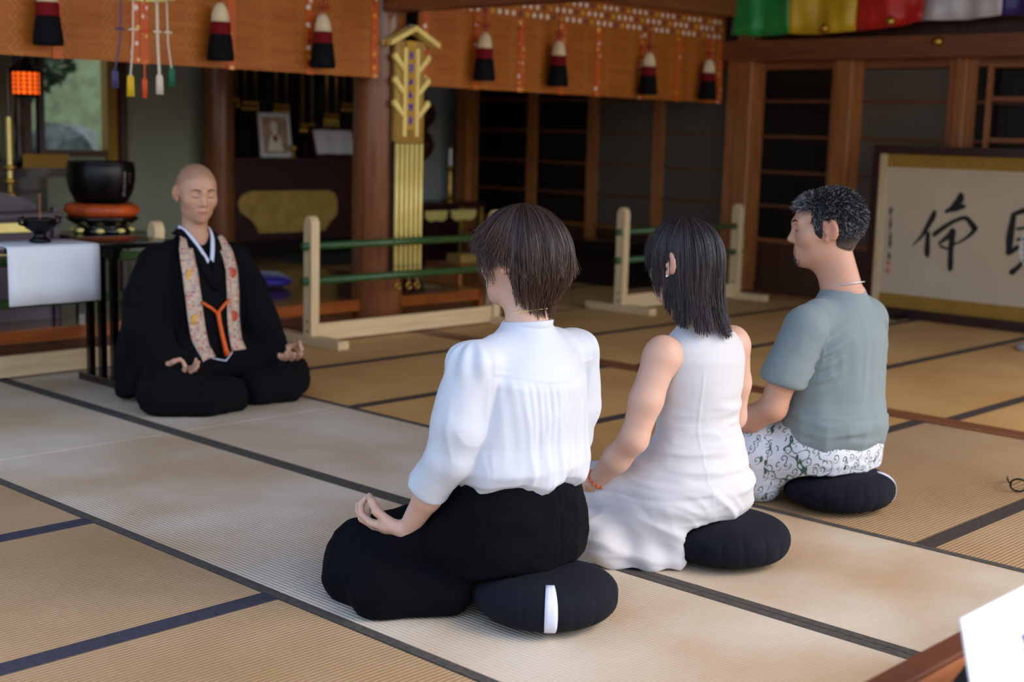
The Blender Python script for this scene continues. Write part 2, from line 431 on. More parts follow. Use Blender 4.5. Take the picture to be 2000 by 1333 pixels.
for n_, c_ in dict(purple=(70, 64, 104), yellow=(226, 186, 30), orange=(220, 84, 26), white=(226, 208, 186), green=(20, 104, 70)).items(): plain('tassel_'+n_, srgb(*c_), .6)
for n_, c_ in dict(green=(24, 150, 62), yellow=(218, 176, 24), red=(206, 30, 20), white=(206, 198, 200), purple=(50, 34, 110)).items():
    plain('satin_'+n_, srgb(*c_), .32, sheen=.2, bump=.35, nscale=5, bdist=.03)
plain('bamboo_green', srgb(54, 84, 40), .35, noise=.18, nscale=9)
plain('linen_white', srgb(214, 214, 218), .85, bump=.15, nscale=260, bdist=.001)
plain('paper', srgb(204, 180, 150), .85, noise=.05, nscale=2.5); plain('paper_white', srgb(214, 212, 220), .8); plain('ink', srgb(22, 20, 20), .7)
plain('seal_red', srgb(196, 120, 84), .7)
plain('card_white', srgb(246, 247, 250), .6); plain('ink_blue_grey', srgb(120, 128, 158), .7)
plain('silk_blue', srgb(40, 26, 150), .45, sheen=.3)
plain('zafu_cloth', srgb(11, 14, 24), .9, spec=.25, bump=.2, nscale=300, bdist=.0008)
plain('zafu_tag', srgb(214, 214, 228), .8)
plain('lantern_glow', srgb(240, 110, 30), .6, emit=(srgb(255, 96, 20), 1.6))
plain('fan_plastic', srgb(206, 206, 206), .4); plain('red_paint', srgb(176, 20, 24), .3); plain('rubber_black', srgb(20, 20, 20), .6)
plain('foliage', srgb(84, 104, 70), .6, noise=.4, nscale=9); plain('rock', srgb(150, 152, 138), .85, noise=.35, nscale=4, bump=.5, bdist=.05)
plain('gravel', srgb(176, 172, 164), .9, noise=.12, nscale=30)
plain('portrait', srgb(168, 140, 116), .7, noise=.4, nscale=18)
plain('letter_blue', srgb(28, 30, 190), .5)

# ================================================================== THE SETTING
floor = struct(box('floor', 'wood_floor', -2.6, 8.9, -.6, 9.4, -.09, -.035))
def mat_piece(x0, x1, y0, y1, along, mat, bmat):
    g = .0015
    o = box('tatami_mat', mat, x0+g, x1-g, y0+g, y1-g, -.034, 0, floor, .0015)
    w = .031
    if along == 'y': strips = [(x0+g, x0+w, y0+g, y1-g), (x1-w, x1-g, y0+g, y1-g)]
    else: strips = [(x0+g, x1-g, y0+g, y0+w), (x0+g, x1-g, y1-w, y1-g)]
    for s_ in strips: box('cloth_border', bmat, *s_, -.01, .0016, o, .001)
    return o
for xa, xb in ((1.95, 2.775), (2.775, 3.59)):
    for ya, yb in ((.93, 2.64), (2.64, 4.35), (4.35, 6.06)): mat_piece(xa, xb, ya, yb, 'y', 'tatami_pale_sheen', 'border_olive')
for ya, yb in ((.9, 1.77), (1.77, 2.64), (2.64, 3.51), (3.51, 4.38), (4.38, 5.25), (5.25, 6.06)): mat_piece(.24, 1.95, ya, yb, 'x', 'tatami_tan', 'border_navy')
for ya, yb in ((.05, .9), (.9, 1.75), (1.75, 2.61), (2.61, 3.465), (3.465, 4.3), (4.3, 5.13), (5.13, 6.06)):
    mat_piece(3.59, 5.22, ya, yb, 'x', 'tatami_gold' if ya > 2.5 else 'tatami_tan', 'border_brown')
for ya, yb in ((.9, 1.72), (1.72, 2.54), (2.54, 3.38), (3.38, 4.21), (4.21, 5.05), (5.05, 5.9)):
    for xa, xb in ((5.36, 6.98), (6.98, 8.6)): mat_piece(xa, xb, ya, yb, 'x', 'tatami_gold', 'border_brown')
for ya, yb in ((5.9, 6.75), (6.75, 7.6), (7.6, 8.45), (8.45, 9.0)): mat_piece(6.98, 8.6, ya, yb, 'x', 'tatami_gold', 'border_brown')
mat_piece(6.17, 6.98, 5.9, 7.5, 'y', 'tatami_gold', 'border_brown'); mat_piece(6.17, 6.98, 7.5, 9.0, 'y', 'tatami_gold', 'border_brown')
struct(box('trim_1', 'wood_sill', 5.222, 5.358, .0, 6.05, -.034, .004))            # sliding-door sill set in the floor
struct(box('ground', 'gravel', -40, 40, -40, 40, -.62, -.5))

# raised altar platform
pf = struct(empty('platform', (0, 0, 0)))
box('riser', 'wood_platform', 1.2, 6.14, 6.16, 6.2, -.03, .09, pf)
box('front_sill', 'wood_kamachi', 1.2, 6.16, 6.12, 6.26, .085, .15, pf, .006)
for i in range(9): box('floor_board', 'wood_platform', 1.2, 6.14, 6.262+i*.31, 6.568+i*.31, .09, .15, pf)
box('end_board', 'wood_kamachi', 6.142, 6.168, 6.12, 9.04, -.03, .15, pf)
# columns
def column(name, x, y, r, z0, z1):
    return struct(MB().lathe([(r*.97, z0), (r, z0+.01), (r, z1-.01), (r*.97, z1)], 36, (x, y, 0)).build(name, 'wood_column', None, True))
column('pillar', 5.30, 6.14, .15, 0, 3.2)
column('pillar', 6.05, 8.86, .12, .15, 2.7)
struct(box('trim_2', 'wood_post', 8.5, 8.66, 5.74, 5.88, 0, 2.7, None, .008))
# beams
struct(box('beam', 'wood_beam_y', 5.2, 5.36, -.4, 6.0, 1.8, 2.0, None, .006))
struct(box('beam', 'wood_beam_x', 5.36, 8.5, 5.84, 5.98, 2.01, 2.25, None, .006))
struct(box('beam', 'wood_beam_x', 1.2, 5.2, 6.05, 6.2, 2.05, 2.3, None, .006))
struct(box('beam', 'wood_beam_y', 8.46, 8.66, .6, 9.0, 1.70, 1.84, None, .006))
struct(box('wall_right', 'wood_dark', 8.60, 8.72, .6, 9.0, 1.84, 3.2))
struct(box('ceiling', 'ceiling_wood', 1.5, 8.9, -.2, 9.4, 3.2, 3.3))
wb = struct(empty('wall_back', (0, 0, 0)))
box('plaster_panel', 'plaster_green', 5.28, 6.0, 9.0, 9.08, .15, 3.2, wb)
box('plaster_panel', 'plaster_green', 1.2, 4.55, 9.0, 9.08, .15, 3.2, wb)
box('plaster_panel', 'plaster_green', 4.55, 5.28, 9.0, 9.08, .15, .93, wb)
box('plaster_panel', 'plaster_green', 4.55, 5.28, 9.0, 9.08, 1.95, 3.2, wb)
box('plaster_panel', 'plaster_grey', 8.2, 8.9, 9.02, 9.1, 0, 3.2, wb)
box('alcove_back', 'dark_void', 6.0, 8.2, 9.75, 9.8, 0, 3.2, wb)
box('alcove_side', 'dark_void', 6.0, 6.04, 9.0, 9.75, .15, 3.2, wb)
box('alcove_side', 'dark_void', 8.16, 8.2, 9.08, 9.75, 0, 3.2, wb)
box('alcove_ceiling', 'dark_void', 6.0, 8.2, 9.0, 9.78, 2.2, 2.24, wb)
box('hanging_wall', 'dark_void', 6.0, 8.2, 9.0, 9.04, 1.75, 3.2, wb)
box('alcove_floor', 'dark_void', 6.0, 8.2, 9.04, 9.8, -.03, .14, wb)
struct(box('wall_left', 'plaster_green', 1.1, 1.2, 6.1, 9.08, 0, 3.2))
wn = struct(empty('window_1', (4.9, 9.02, .93)))
def wpart(n, m, x0, x1, y0, y1, z0, z1): o = box(n, m, x0-4.9, x1-4.9, y0-9.02, y1-9.02, z0-.93, z1-.93, wn); return o
wpart('window_frame', 'gold_cloth', 5.19, 5.27, 8.97, 9.06, .86, 1.95); wpart('window_frame', 'wood_dark', 4.56, 4.62, 8.98, 9.06, .93, 1.95)
wpart('window_sill', 'wood_dark', 4.56, 5.19, 8.97, 9.07, .89, .935); wpart('window_frame', 'wood_dark', 4.62, 5.19, 8.98, 9.06, 1.9, 1.95)
wpart('window_post', 'wood_dark', 5.28, 5.34, 8.95, 9.0, .15, 2.2)
wpart('pane', 'glass_clear', 4.62, 5.19, 9.03, 9.034, .93, 1.9)

# the lattice doors of the right-hand wall (one sliding door per bay)
BAYS = [(3.2, 4.12, 'glass_dark'), (4.2, 4.94, 'glass_frosted'), (5.07, 5.74, 'glass_dark'), (5.95, 6.63, 'glass_frosted'), (6.63, 7.30, 'glass_frosted'), (7.30, 7.97, 'glass_dark'), (7.97, 8.68, 'glass_dark')]
ZM = [.422, .662, .907, 1.162, 1.416, 1.64]
for k, (ya, yb, gl) in enumerate(BAYS):
    d = struct(empty('door_%d' % (k+1), (8.6, (ya+yb)/2, 0))); cy = (ya+yb)/2
    def dp(n, m, y0, y1, z0, z1, x0=-.02, x1=.02, par=d): return box(n, m, x0, x1, y0-cy, y1-cy, z0, z1, par, 0)
    dp('stile', 'wood_post', ya, ya+.055, .03, 1.70); dp('stile', 'wood_post', yb-.055, yb, .03, 1.70)
    dp('top_rail', 'wood_post_y', ya+.055, yb-.055, 1.64, 1.70); dp('bottom_rail', 'wood_dark', ya+.055, yb-.055, .03, .1)
    dp('kick_panel', 'wood_dark', ya+.055, yb-.055, .1, .40, -.008, .008); dp('lock_rail', 'wood_post_y', ya+.055, yb-.055, .395, .425)
    for a, b in zip(ZM, ZM[1:]):
        dp('pane', gl, ya+.055, yb-.055, a+.008, b-.008, -.004, .004)
        if b < 1.6: dp('muntin', 'wood_muntin', ya+.055, yb-.055, b-.011, b+.011, -.016, .016)
struct(box('trim_3', 'wood_post', 8.52, 8.66, 4.94, 5.07, 0, 1.7, None, .006)); struct(box('trim_4', 'wood_post', 8.54, 8.66, 4.12, 4.2, 0, 1.7, None, .006))
struct(box('trim_5', 'wood_post', 8.5, 8.66, 5.88, 5.95, 0, 1.7)); struct(box('trim_6', 'wood_post', 8.5, 8.66, 8.68, 8.8, 0, 2.7))
struct(box('trim_7', 'wood_sill', 8.5, 8.68, .6, 8.9, -.03, .03)); struct(box('trim_8', 'wood_dark', 8.6, 8.7, .6, 3.2, .03, 1.7))
struct(box('trim_9', 'dark_void', 8.72, 8.78, .6, 9.02, 0, 3.2))
# lattice screen seen behind the nearest glass door
ls = struct(empty('window_2', (8.52, 3.66, 0)))
for y in (3.20, 3.93): box('stile', 'wood_post', -.012, .012, y-3.66, y-3.66+.03, 0, 1.66, ls)
for z in (.9, 1.16, 1.42, 1.63): box('rail', 'wood_post_y', -.012, .012, 3.23-3.66, 3.93-3.66, z, z+.03, ls)

# garden bank beyond the altar window
random.seed(3)
def rockmesh(seed):
    r_ = random.Random(seed); me = bpy.data.meshes.new('garden_rock'); import bmesh
    bm = bmesh.new(); bmesh.ops.create_icosphere(bm, subdivisions=2, radius=1)
    for v in bm.verts: v.co *= 1+.18*math.sin(v.co.x*4+seed)*math.cos(v.co.y*5+seed*2)+r_.uniform(-.06, .06)
    bm.to_mesh(me); bm.free(); return setup(me)
RM = [rockmesh(s_) for s_ in range(3)]
k = 0
ROCKL = ['broad pale stone low down outside the altar window', 'grey mossy stone at the left behind the altar window pane', 'grey mossy stone at the right behind the altar window pane']
for zz, n_ in ((.0, 1), (.62, 2)):
    for i in range(n_):
        o = link('garden_rock', RM[k % 3], 'rock' if k < 3 else None); k += 1
        o.location = ((5.5, 5.1, 5.82, 5.6)[k-1], 10.7+(0, .05, .1, .55)[k-1], (-.09, .86, .86, 1.22)[k-1]); o.scale = ((.85, .36, .66), (.31, .28, .28), (.34, .28, .28), (.3, .2, .22))[k-1]; o.rotation_euler = (0, 0, random.random()*3 if k > 1 else 0)
        tag(o, ROCKL[k-1], 'rock', 'stones of the garden bank')
struct(box('garden_wall', 'foliage', 3.2, 8.2, 12.2, 12.4, -.5, 3.6))
def leaf_cloud(name, c, r, n, size, mat, seed):
    g = np.random.default_rng(seed); u = g.normal(size=(n, 3)); u /= np.linalg.norm(u, axis=1)[:, None]; p = np.array(c)+u*np.array(r)*(g.random((n, 1))**.4)
    a = g.normal(size=(n, 3)); a /= np.linalg.norm(a, axis=1)[:, None]; b = np.cross(a, g.normal(size=(n, 3))); b /= np.linalg.norm(b, axis=1)[:, None]
    sz = size*(.6+.8*g.random((n, 1))); V = np.stack([p-a*sz, p+b*sz*.45, p+a*sz, p-b*sz*.45], 1).reshape(-1, 3); F = np.arange(n*4).reshape(n, 4)
    return link(name, np_mesh(name, V, F, False), mat)
o = leaf_cloud('garden_shrub', (5.3, 11.0, 1.75), (.75, .5, .5), 2600, .06, 'foliage', 4); tag(o, 'leafy green shrub above the stones outside the altar window', 'shrub')
# ================================================================== BLINDS, TASSELS, BANNERS
def blind(name, x0, x1, z0, z1, bands, label, header=None):
    o = empty(name, (x0, 6.0, z0)); tag(o, label, 'blind')
    box('splint_panel', 'bamboo_blind', 0, x1-x0, -.006, .006, 0, z1-z0, o)
    for b in bands: box('brocade_band', 'brocade_band', b-x0-.024, b-x0+.024, -.012, -.0065, -.004, (z1-z0)*.98, o)
    if header:
        hz0, hz1 = header; h = box('brocade_header', 'brocade_header_ground', .0, x1-x0, -.016, -.0125, hz0-z0, hz1-z0, o)
        # scattered blossom discs woven in rows
        me = {}
        for m_ in ('petal_white', 'petal_yellow', 'petal_purple'):
            q = MB().prism([(.017*math.cos(a*math.pi/4), .017*math.sin(a*math.pi/4)) for a in range(8)], 0, .003); q.rot(Matrix.Rotation(math.pi/2, 3, 'X'))
            me[m_] = q.mesh('blossom'); me[m_].materials.append(MATS[m_])
        i = 0; pat = ['petal_white', 'petal_white', 'petal_white', 'petal_purple', 'petal_yellow']
        for rrow in range(4):
            z = hz0+.028+rrow*.052; x = .03+(rrow % 2)*.028; j = rrow*2
            while x < x1-x0-.02:
                m_ = pat[j % 5]; j += 1
                c = link('blossom', me[m_], None, h); c.location = (x, -.0165, z-z0); x += .062
                c.scale = (1, 1, 1) if m_ != 'petal_white' else (.9, 1, 1)
    return o
blind('bamboo_blind', 2.0, 5.17, 1.425, 2.1, [2.7, 3.215, 3.62, 3.671, 4.175, 4.678, 5.135], 'amber bamboo blind with brocade bands over the altar, left of the gold plaque')
blind('bamboo_blind', 5.47, 8.49, 1.395, 2.1, [5.52, 5.938, 6.329, 6.712, 7.068, 7.539, 7.945, 8.331, 8.46], 'amber bamboo blind with a blossom-patterned header, right of the gold plaque', (1.84, 2.06))

def make_tassel(h):
    o = empty('tassel', (0, 0, 0)); H = h
    MB().tube([(0, 0, H*.98), (0, 0, H+.22)], .006, 6).build('cord', 'cord_red', o)
    b = MB()
    for s_ in (-1, 1): b.tube([(s_*.004, 0, H+.03), (s_*.03, 0, H+.055), (s_*.034, 0, H+.03), (s_*.004, 0, H+.02)], .004, 5)
    b.build('bow_knot', 'cord_red', o)
    def fn(r, z, t): return r*(1+.04*math.sin(t*18))
    MB().lathe([(.012, H), (.03, H*.93), (.042, H*.80), (.046, H*.66)], 24, fn=fn).build('cream_cap', 'thread_cream', o, True)
    MB().lathe([(.047, H*.665), (.05, H*.655), (.052, H*.46), (.05, H*.45)], 24, fn=fn).build('red_band', 'thread_red', o, True)
    MB().lathe([(.05, H*.455), (.053, H*.44), (.066, .02), (.064, 0)], 30, fn=fn).build('black_skirt', 'thread_black', o, True)
    return o
T0 = make_tassel(.285)
TS = [(3.130, 1.475, 'black tassel with its top out of frame, leftmost on the amber blind'), (4.056, 1.457, 'black, red and cream tassel on the left blind, above the bald man'),
      (4.705, 1.455, 'black, red and cream tassel nearest the left side of the gold plaque'), (5.93, 1.443, 'black, red and cream tassel nearest the right side of the gold plaque'),
      (6.593, 1.438, 'second black, red and cream tassel to the right of the gold plaque'), (7.515, 1.420, 'third black, red and cream tassel to the right of the gold plaque'),
      (8.21, 1.412, 'farthest and smallest tassel, next to the corner post on the right')]
for i, (x, z, lb) in enumerate(TS):
    o = T0 if i == 0 else copy_tree(T0); o.location = (x, 5.913, z); tag(o, lb, 'tassel', 'tassels hanging on the bamboo blinds')

# hoop with five coloured cords
o = empty('hoop_ornament', (3.46, 5.6, 1.25)); tag(o, 'gold hoop with five coloured cord tassels hanging before the left blind', 'ornament')
MB().tube([(.105*math.cos(a*math.pi/14), .105*math.sin(a*math.pi/14), .445) for a in range(29)], .008, 6).build('hoop', 'gold_bright', o, True)
for nm, x, zb, zt, sw in (('purple', -.179, .04, .12, .018), ('yellow', -.102, .005, .1, .02), ('orange', -.03, 0, .09, .012), ('white', .048, .02, .11, .02), ('green', .112, .055, .145, .018)):
    c = MB(); c.tube([(x, 0, zt-.01), (x*.85, 0, .25), (x*.8, 0, .45)], .004 if nm != 'white' else .007, 5).build('cord', 'tassel_'+('white' if nm in ('yellow', 'green') else nm), o)
    q = MB(); q.tube([(x*.85-.02, 0, .3), (x*.85, 0, .305), (x*.85+.02, 0, .3)], .005, 5).build('knot', 'tassel_'+('white' if nm in ('yellow', 'green') else nm), o)
    for d_ in (-1, 1):
        MB().lathe([(.004, zt), (.009, zt-.012), (sw*.55, zb)], 10, (x+d_*sw*.4, 0, 0), lambda r, z, t: r*(1+.1*math.sin(5*t))).build('tassel_end', 'tassel_'+nm, o, True)

# five-colour banner on the right-hand wall
o = empty('temple_banner', (8.40, 5.87, 1.88)); tag(o, 'five-colour satin temple banner along the top of the right wall', 'banner')
yy = [0, -.495, -1.0, -1.48, -2.02, -2.55]; zb = [0, -.005, .0, .05, .065, .07]
for i, nm in enumerate(('green', 'yellow', 'red', 'white', 'purple')):
    P = []
    for r_ in range(10):
        row = []
        for c_ in range(15):
            u = c_/14; y = yy[i]+(yy[i+1]-yy[i])*u; zz = zb[i]+(zb[i+1]-zb[i])*u; v = r_/9
            row.append((.018*math.sin(y*17+v*2.2)+.012*math.sin(y*41-v*3)*(1-v)+.012*math.sin(y*9+v*7), y, zz+v*.55-.0+.012*math.sin(u*math.pi)*(1-v)*(-1)))
        P.append(row)
    q = MB().grid(P).build('colour_panel', 'satin_'+nm, o, True); md = q.modifiers.new('thick', 'SOLIDIFY'); md.thickness = .003
for y, z in ((5.06, 1.90), (4.57, 1.93), (4.28, 1.80)):
    o = MB().lathe([(.008, -.03), (.022, -.024), (.03, -.005), (.022, .012), (.012, .024), (.004, .03)], 12, fn=lambda r, z, t: r*(1+.15*math.cos(6*t))).build('nail_cover', 'gold', None, True)
    o.location = (8.33, y, z) if z > 1.85 else (8.43, y, z)
    tag(o, {5.06: 'gold ornament between the yellow and red panels of the banner', 4.57: 'gold ornament between the red and white panels of the banner', 4.28: 'gold nail cover on the dark lintel under the white banner panel'}[y], 'ornament', 'gold ornaments around the banner')

# ================================================================== GOLD PLAQUE ON THE PILLAR
o = empty('gold_plaque', (5.36, 5.955, .30)); tag(o, 'tall gilded prayer plaque with gabled roof and blue letters on the centre pillar', 'plaque')
box('backboard', 'gold_leaf', -.11, .112, -.012, .02, .77, 1.34, o, .004); box('rod_backing', 'lacquer_maroon', -.108, .11, -.010, .018, .0, .77, o, .003)
for i in range(6): MB().tube([(-.0925+i*.037, -.014, .02), (-.0925+i*.037, -.014, .76)], .0135, 8).build('ribbed_rod', 'gold_bright', o, True)
for z in (.055, .225): box('rod_band', 'wood_dark', -.108, .108, -.0245, -.021, z, z+.006, o)
box('cloth_band', 'gold_cloth', -.108, .108, -.016, -.0125, .765, .95, o)
for s_ in (-1, 1):
    MB().prism([(0, 1.425), (s_*.185, 1.335), (s_*.185, 1.305), (0, 1.395)], -.02, .065).rot(Matrix.Rotation(math.pi/2, 3, 'X')).build('roof_slope', 'gold_bright', o)
    MB().tube([(s_*.185, -.03, 1.318), (s_*.2, -.03, 1.312)], .014, 8).build('roof_end', 'gold', o, True)
    for z in (1.25, 1.12, .99):
        MB().prism([(s_*.055, z-.055), (s_*.125, z+.02), (s_*.14, z+.005), (s_*.14, z-.01), (s_*.06, z-.085)], .012, .035).rot(Matrix.Rotation(math.pi/2, 3, 'X')).build('side_wing', 'gold_bright', o)
MB().prism([(-.012, 0), (.012, 0), (.006, .03), (-.006, .03)], -.012, .012).build('roof_finial', 'steel', o).location = (0, -.02, 1.42)
for s_ in (-1, 1): box('letter_frame', 'gold_bright', s_*.047-.012, s_*.047+.012, -.032, -.014, .80, 1.30, o, .003)
box('letter_board', 'gold', -.036, .036, -.022, -.0125, .84, 1.34, o)
def glyph(seed, s=.017):
    """a small brushed character: a few crossing strokes"""
    r_ = random.Random(seed); b = MB()
    for k_ in range(5):
        if k_ % 2 == 0: z = r_.uniform(-s, s); b.box(-s*.8, s*.8, -.001, .001, z-.0022, z+.0022)
        else: x = r_.uniform(-s*.6, s*.6); b.box(x-.0024, x+.0024, -.0011, .0011, -s, s)
    b.prism([(-s*.9, -s*.9), (-s*.5, -s*.9), (s*.2, s*.2), (0, s*.3)], -.0012, .0012); i0 = len(b.v)-8
    b.v[i0:] = [(x, z, y) for x, y, z in b.v[i0:]]
    return b
for i in range(6): glyph(i+1, .021).build('letter', 'letter_blue', o).location = (0, -.0235, 1.26-.073*i)
for i, x in enumerate((-.085, .0, .065)):
    MB().tube([(x+.016*math.cos(a*math.pi/6), -.03, -.06+.02*math.sin(a*math.pi/6)) for a in range(13)], .006, 6).build('ring', 'gold', o, True)
    MB().tube([(x, -.03, -.035), (x, -.02, .02)], .004, 5).build('ring_strap', 'gold_leaf', o)

# ================================================================== RAIL FENCES
def fence(x0, x1, y, label):
    o = empty('bamboo_rail_fence', (x0, y, 0)); tag(o, label, 'fence', 'low barrier fences before the altar'); L = x1-x0
    for x in (0, L):
        pts = [(-.034, 0), (.034, 0), (.034, .62)]+[(.034*math.cos(a*math.pi/8), .62+.045*math.sin(a*math.pi/8)) for a in range(1, 8)]+[(-.034, .62)]
        q = MB().prism([(p[0], p[1]-.33) for p in pts], -.026, .026, .003)
        q.rot(Matrix(((0, 0, 1), (1, 0, 0), (0, 1, 0)))); p = q.build('post', 'wood_pale_z', o); p.location = (x, 0, .33+.015)
        f = MB().prism([(-.035, -.27), (.035, -.27), (.035, .27), (-.035, .27)], 0, .045, .004).build('foot', 'wood_pale_y', o); f.location = (x, 0, 0)
        for zz in (.07, .12): MB().tube([(x-.0275, 0, zz), (x-.0255, 0, zz)], .008, 8).build('bolt_hole', 'wood_dark', p).matrix_parent_inverse = Matrix.Translation((-x, 0, -.345))
    box('base_board', 'wood_pale', .026, L-.026, -.014, .014, .012, .105, o, .003)
    for z in (.335, .52):
        r_ = MB().tube([(-.06, 0, z), (L+.06, 0, z)], .021, 12).build('green_rail', 'bamboo_green', o, True)
        for k_ in range(1, 5): MB().tube([(L*k_/5-.004, 0, z), (L*k_/5+.004, 0, z)], .0228, 12).build('bamboo_node', 'bamboo_green', r_, True)
    return o
fence(2.12, 3.555, 5.72, 'pale wood and green bamboo rail fence behind the white-clothed table')
fence(4.50, 5.88, 5.74, 'pale wood and green bamboo rail fence before the gold plaque')
fence(6.97, 8.27, 5.64, 'pale wood and green bamboo rail fence in front of the lattice doors')

# ================================================================== ALTAR AND ITS THINGS
o = empty('altar', (6.87, 8.86, .15)); tag(o, 'dark maroon lacquered altar with a gilded front panel', 'altar')
box('body', 'lacquer_maroon', -.72, .82, 0, .8, 0, .70, o); box('top_slab', 'lacquer_maroon', -.76, .86, -.04, .8, .70, .745, o, .006)
box('plinth', 'lacquer_black', -.76, .86, -.05, .1, 0, .1, o)
pts = [(-.62, .40), (-.60, .33), (-.54, .29), (-.49, .26), (-.44, .20), (-.42, .155), (.24, .155), (.27, .21), (.33, .26), (.36, .30), (.36, .40), (.33, .46), (.27, .485), (-.5, .485), (-.58, .455)]
MB().prism(pts, .0, .012).rot(Matrix.Rotation(math.pi/2, 3, 'X')).build('gilded_panel', 'gold_leaf', o).location = (-.03, -.001, 0)
for x in (.52,): MB().lathe([(.022, 0), (.02, .01), (.006, .014)], 12).rot(Matrix.Rotation(math.pi/2, 3, 'X')).build('round_fitting', 'steel', o, True).location = (x, -.001, .42)
o = empty('black_shrine_cabinet', (6.35, 9.25, .895)); tag(o, 'black lacquered upright cabinet at the back of the altar', 'cabinet')
box('body', 'lacquer_black', -.2, .1, 0, .3, 0, .8, o); box('side_post', 'lacquer_black', .1, .13, -.03, 0, 0, .8, o); box('cornice', 'lacquer_black', -.24, .15, -.04, .3, .78, .84, o)
o = empty('framed_picture', (6.66, 8.95, .895), rad(-6)); tag(o, 'white framed picture of a pale figure standing on the altar', 'picture'); o.rotation_euler = (rad(-9), 0, rad(-8))
for x0, x1, z0, z1 in ((-.14, .14, 0, .03), (-.14, .14, .32, .35), (-.14, -.11, .03, .32), (.11, .14, .03, .32)): box('frame_bar', 'linen_white', x0, x1, -.01, .01, z0, z1, o)
box('print', 'portrait', -.11, .11, -.004, .004, .03, .32, o)
MB().prism([(.035*math.cos(a*.7), .05*math.sin(a*.7)) for a in range(9)], .0, .002).rot(Matrix.Rotation(math.pi/2, 3, 'X')).build('pale_figure', 'petal_white', o).location = (-.005, -.0045, .24)
MB().prism([(-.07, 0), (.06, 0), (.05, .1), (.0, .16), (-.05, .1)], 0, .002).rot(Matrix.Rotation(math.pi/2, 3, 'X')).build('pale_figure', 'petal_white', o).location = (0, -.005, .05)
MB().prism([(.02*math.cos(a*.8), .03*math.sin(a*.8)) for a in range(8)], 0, .002).rot(Matrix.Rotation(math.pi/2, 3, 'X')).build('red_patch', 'thread_red', o).location = (.0, -.0065, .15)
o = empty('book_stand', (7.25, 8.93, .897)); o.rotation_euler = (0, 0, 0); tag(o, 'open white sutra book on a sloping dark red stand', 'book stand')
q = MB().box(-.24, .24, -.01, .01, 0, .26); q.rot(Matrix.Rotation(rad(-18), 3, 'X')); q.build('stand_board', 'lacquer_maroon', o)
q = MB().box(-.25, .25, -.05, .03, 0, .02); q.build('stand_ledge', 'lacquer_maroon', o)
for s_ in (-1, 1):
    q = MB().grid([[(s_*u*.2, -.016-.012*math.sin(min(u*1.2, 1)*math.pi), .025+v*.2) for u in (0, .2, .4, .6, .8, 1)] for v in (0, .5, 1)]); q.rot(Matrix.Rotation(rad(-18), 3, 'X'))
    q.build('page', 'paper_white', o)
o = MB().lathe([(.03, 0), (.012, .01), (.008, .04), (.025, .06), (.028, .085), (.012, .1)], 16).build('offering_cup', 'gold', None, True); o.location = (6.79, 8.9, .895); tag(o, 'small gold offering cup in front of the framed picture', 'cup')
for i, (x, z, n_) in enumerate(((6.28, 1.30, 3), (6.46, 1.28, 4), (6.76, 1.27, 4), (7.02, 1.12, 6), (7.27, 1.21, 6), (7.45, 1.30, 4))):
    o = empty('altar_pendant', (x, 9.02, z)); tag(o, ['gold chain pendant over the black cabinet', 'gold pendant hanging left of the framed picture', 'gold pendant hanging right of the framed picture', 'long dark gold pendant hanging left of the open book', 'long bright gold pendant hanging over the open book', 'gold pendant at the right end of the altar'][i], 'pendant', 'gold pendants over the altar')
    for s_ in (-1, 1): MB().tube([(s_*.05, 0, .04), (s_*.05, 0, .62)], .009 if i == 4 else .005, 6).build('chain', 'gold' if i != 3 else 'gold_leaf', o, True)
    box('cross_bar', 'gold', -.075, .075, -.01, .01, .02, .045, o)
    for k_ in range(n_): MB().lathe([(.004, .02), (.014, .008), (.018, -.01), (.008, -.022)], 10).build('bead', 'gold', o, True).location = (-.065+.13*k_/(n_-1), 0, -.005)
    if i == 4:
        for s_ in (-1, 1): MB().tube([(s_*.045+.026*math.cos(a*math.pi/6), 0, -.045+.026*math.sin(a*math.pi/6)) for a in range(13)], .007, 6).build('ring', 'gold_bright', o, True)

# dark carved hanging lantern and candlestick right of the plaque
o = empty('carved_lantern', (8.02, 8.75, .88)); tag(o, 'dark bulbous carved lantern hanging to the right of the gold plaque', 'lantern')
MB().lathe([(.03, 0), (.09, .05), (.12, .13), (.09, .22), (.05, .26)], 20, fn=lambda r, z, t: r*(1+.1*math.cos(6*t))).build('lower_bulb', 'wood_dark', o, True)
MB().lathe([(.05, .26), (.11, .33), (.13, .41), (.08, .5), (.03, .55), (.02, .8)], 20, fn=lambda r, z, t: r*(1+.1*math.cos(6*t))).build('upper_bulb', 'wood_dark', o, True)
MB().tube([(0, 0, .8), (0, 0, 2.32)], .006, 6).build('chain', 'metal_black', o)
o = empty('side_altar_table', (8.1, 8.55, 0)); tag(o, 'dark red lacquer side table with gilded scallops, right of the plaque', 'table')
box('top', 'lacquer_maroon', -.36, .4, -.14, .24, .50, .54, o); box('back', 'lacquer_maroon', -.34, .36, .1, .3, .0, .5, o)
for x in (-.32, .12, .36): box('leg', 'gold_leaf' if x > 0 else 'lacquer_black', x-.012, x+.012, -.13, -.1, 0, .5, o)
for x0, x1 in ((-.32, -.06), (-.02, .28)):
    MB().prism([(x0, .09), (x1, .09), (x1-.01, .03), (x1-.06, .0), ((x0+x1)/2, .012), (x0+.06, 0), (x0+.01, .03)], 0, .01).rot(Matrix.Rotation(math.pi/2, 3, 'X')).build('gilded_scallop', 'gold_bright', o).location = (0, -.13, .385)
o = empty('candlestick', (8.16, 8.52, .54)); tag(o, 'gilded candlestick with a white candle right of the gold plaque', 'candlestick')
MB().lathe([(.05, 0), (.05, .012), (.016, .03), (.012, .06), (.024, .08), (.012, .1), (.022, .13), (.010, .16), (.02, .2), (.012, .24), (.016, .28), (.03, .3), (.03, .31)], 14).build('stem', 'gold', o, True)
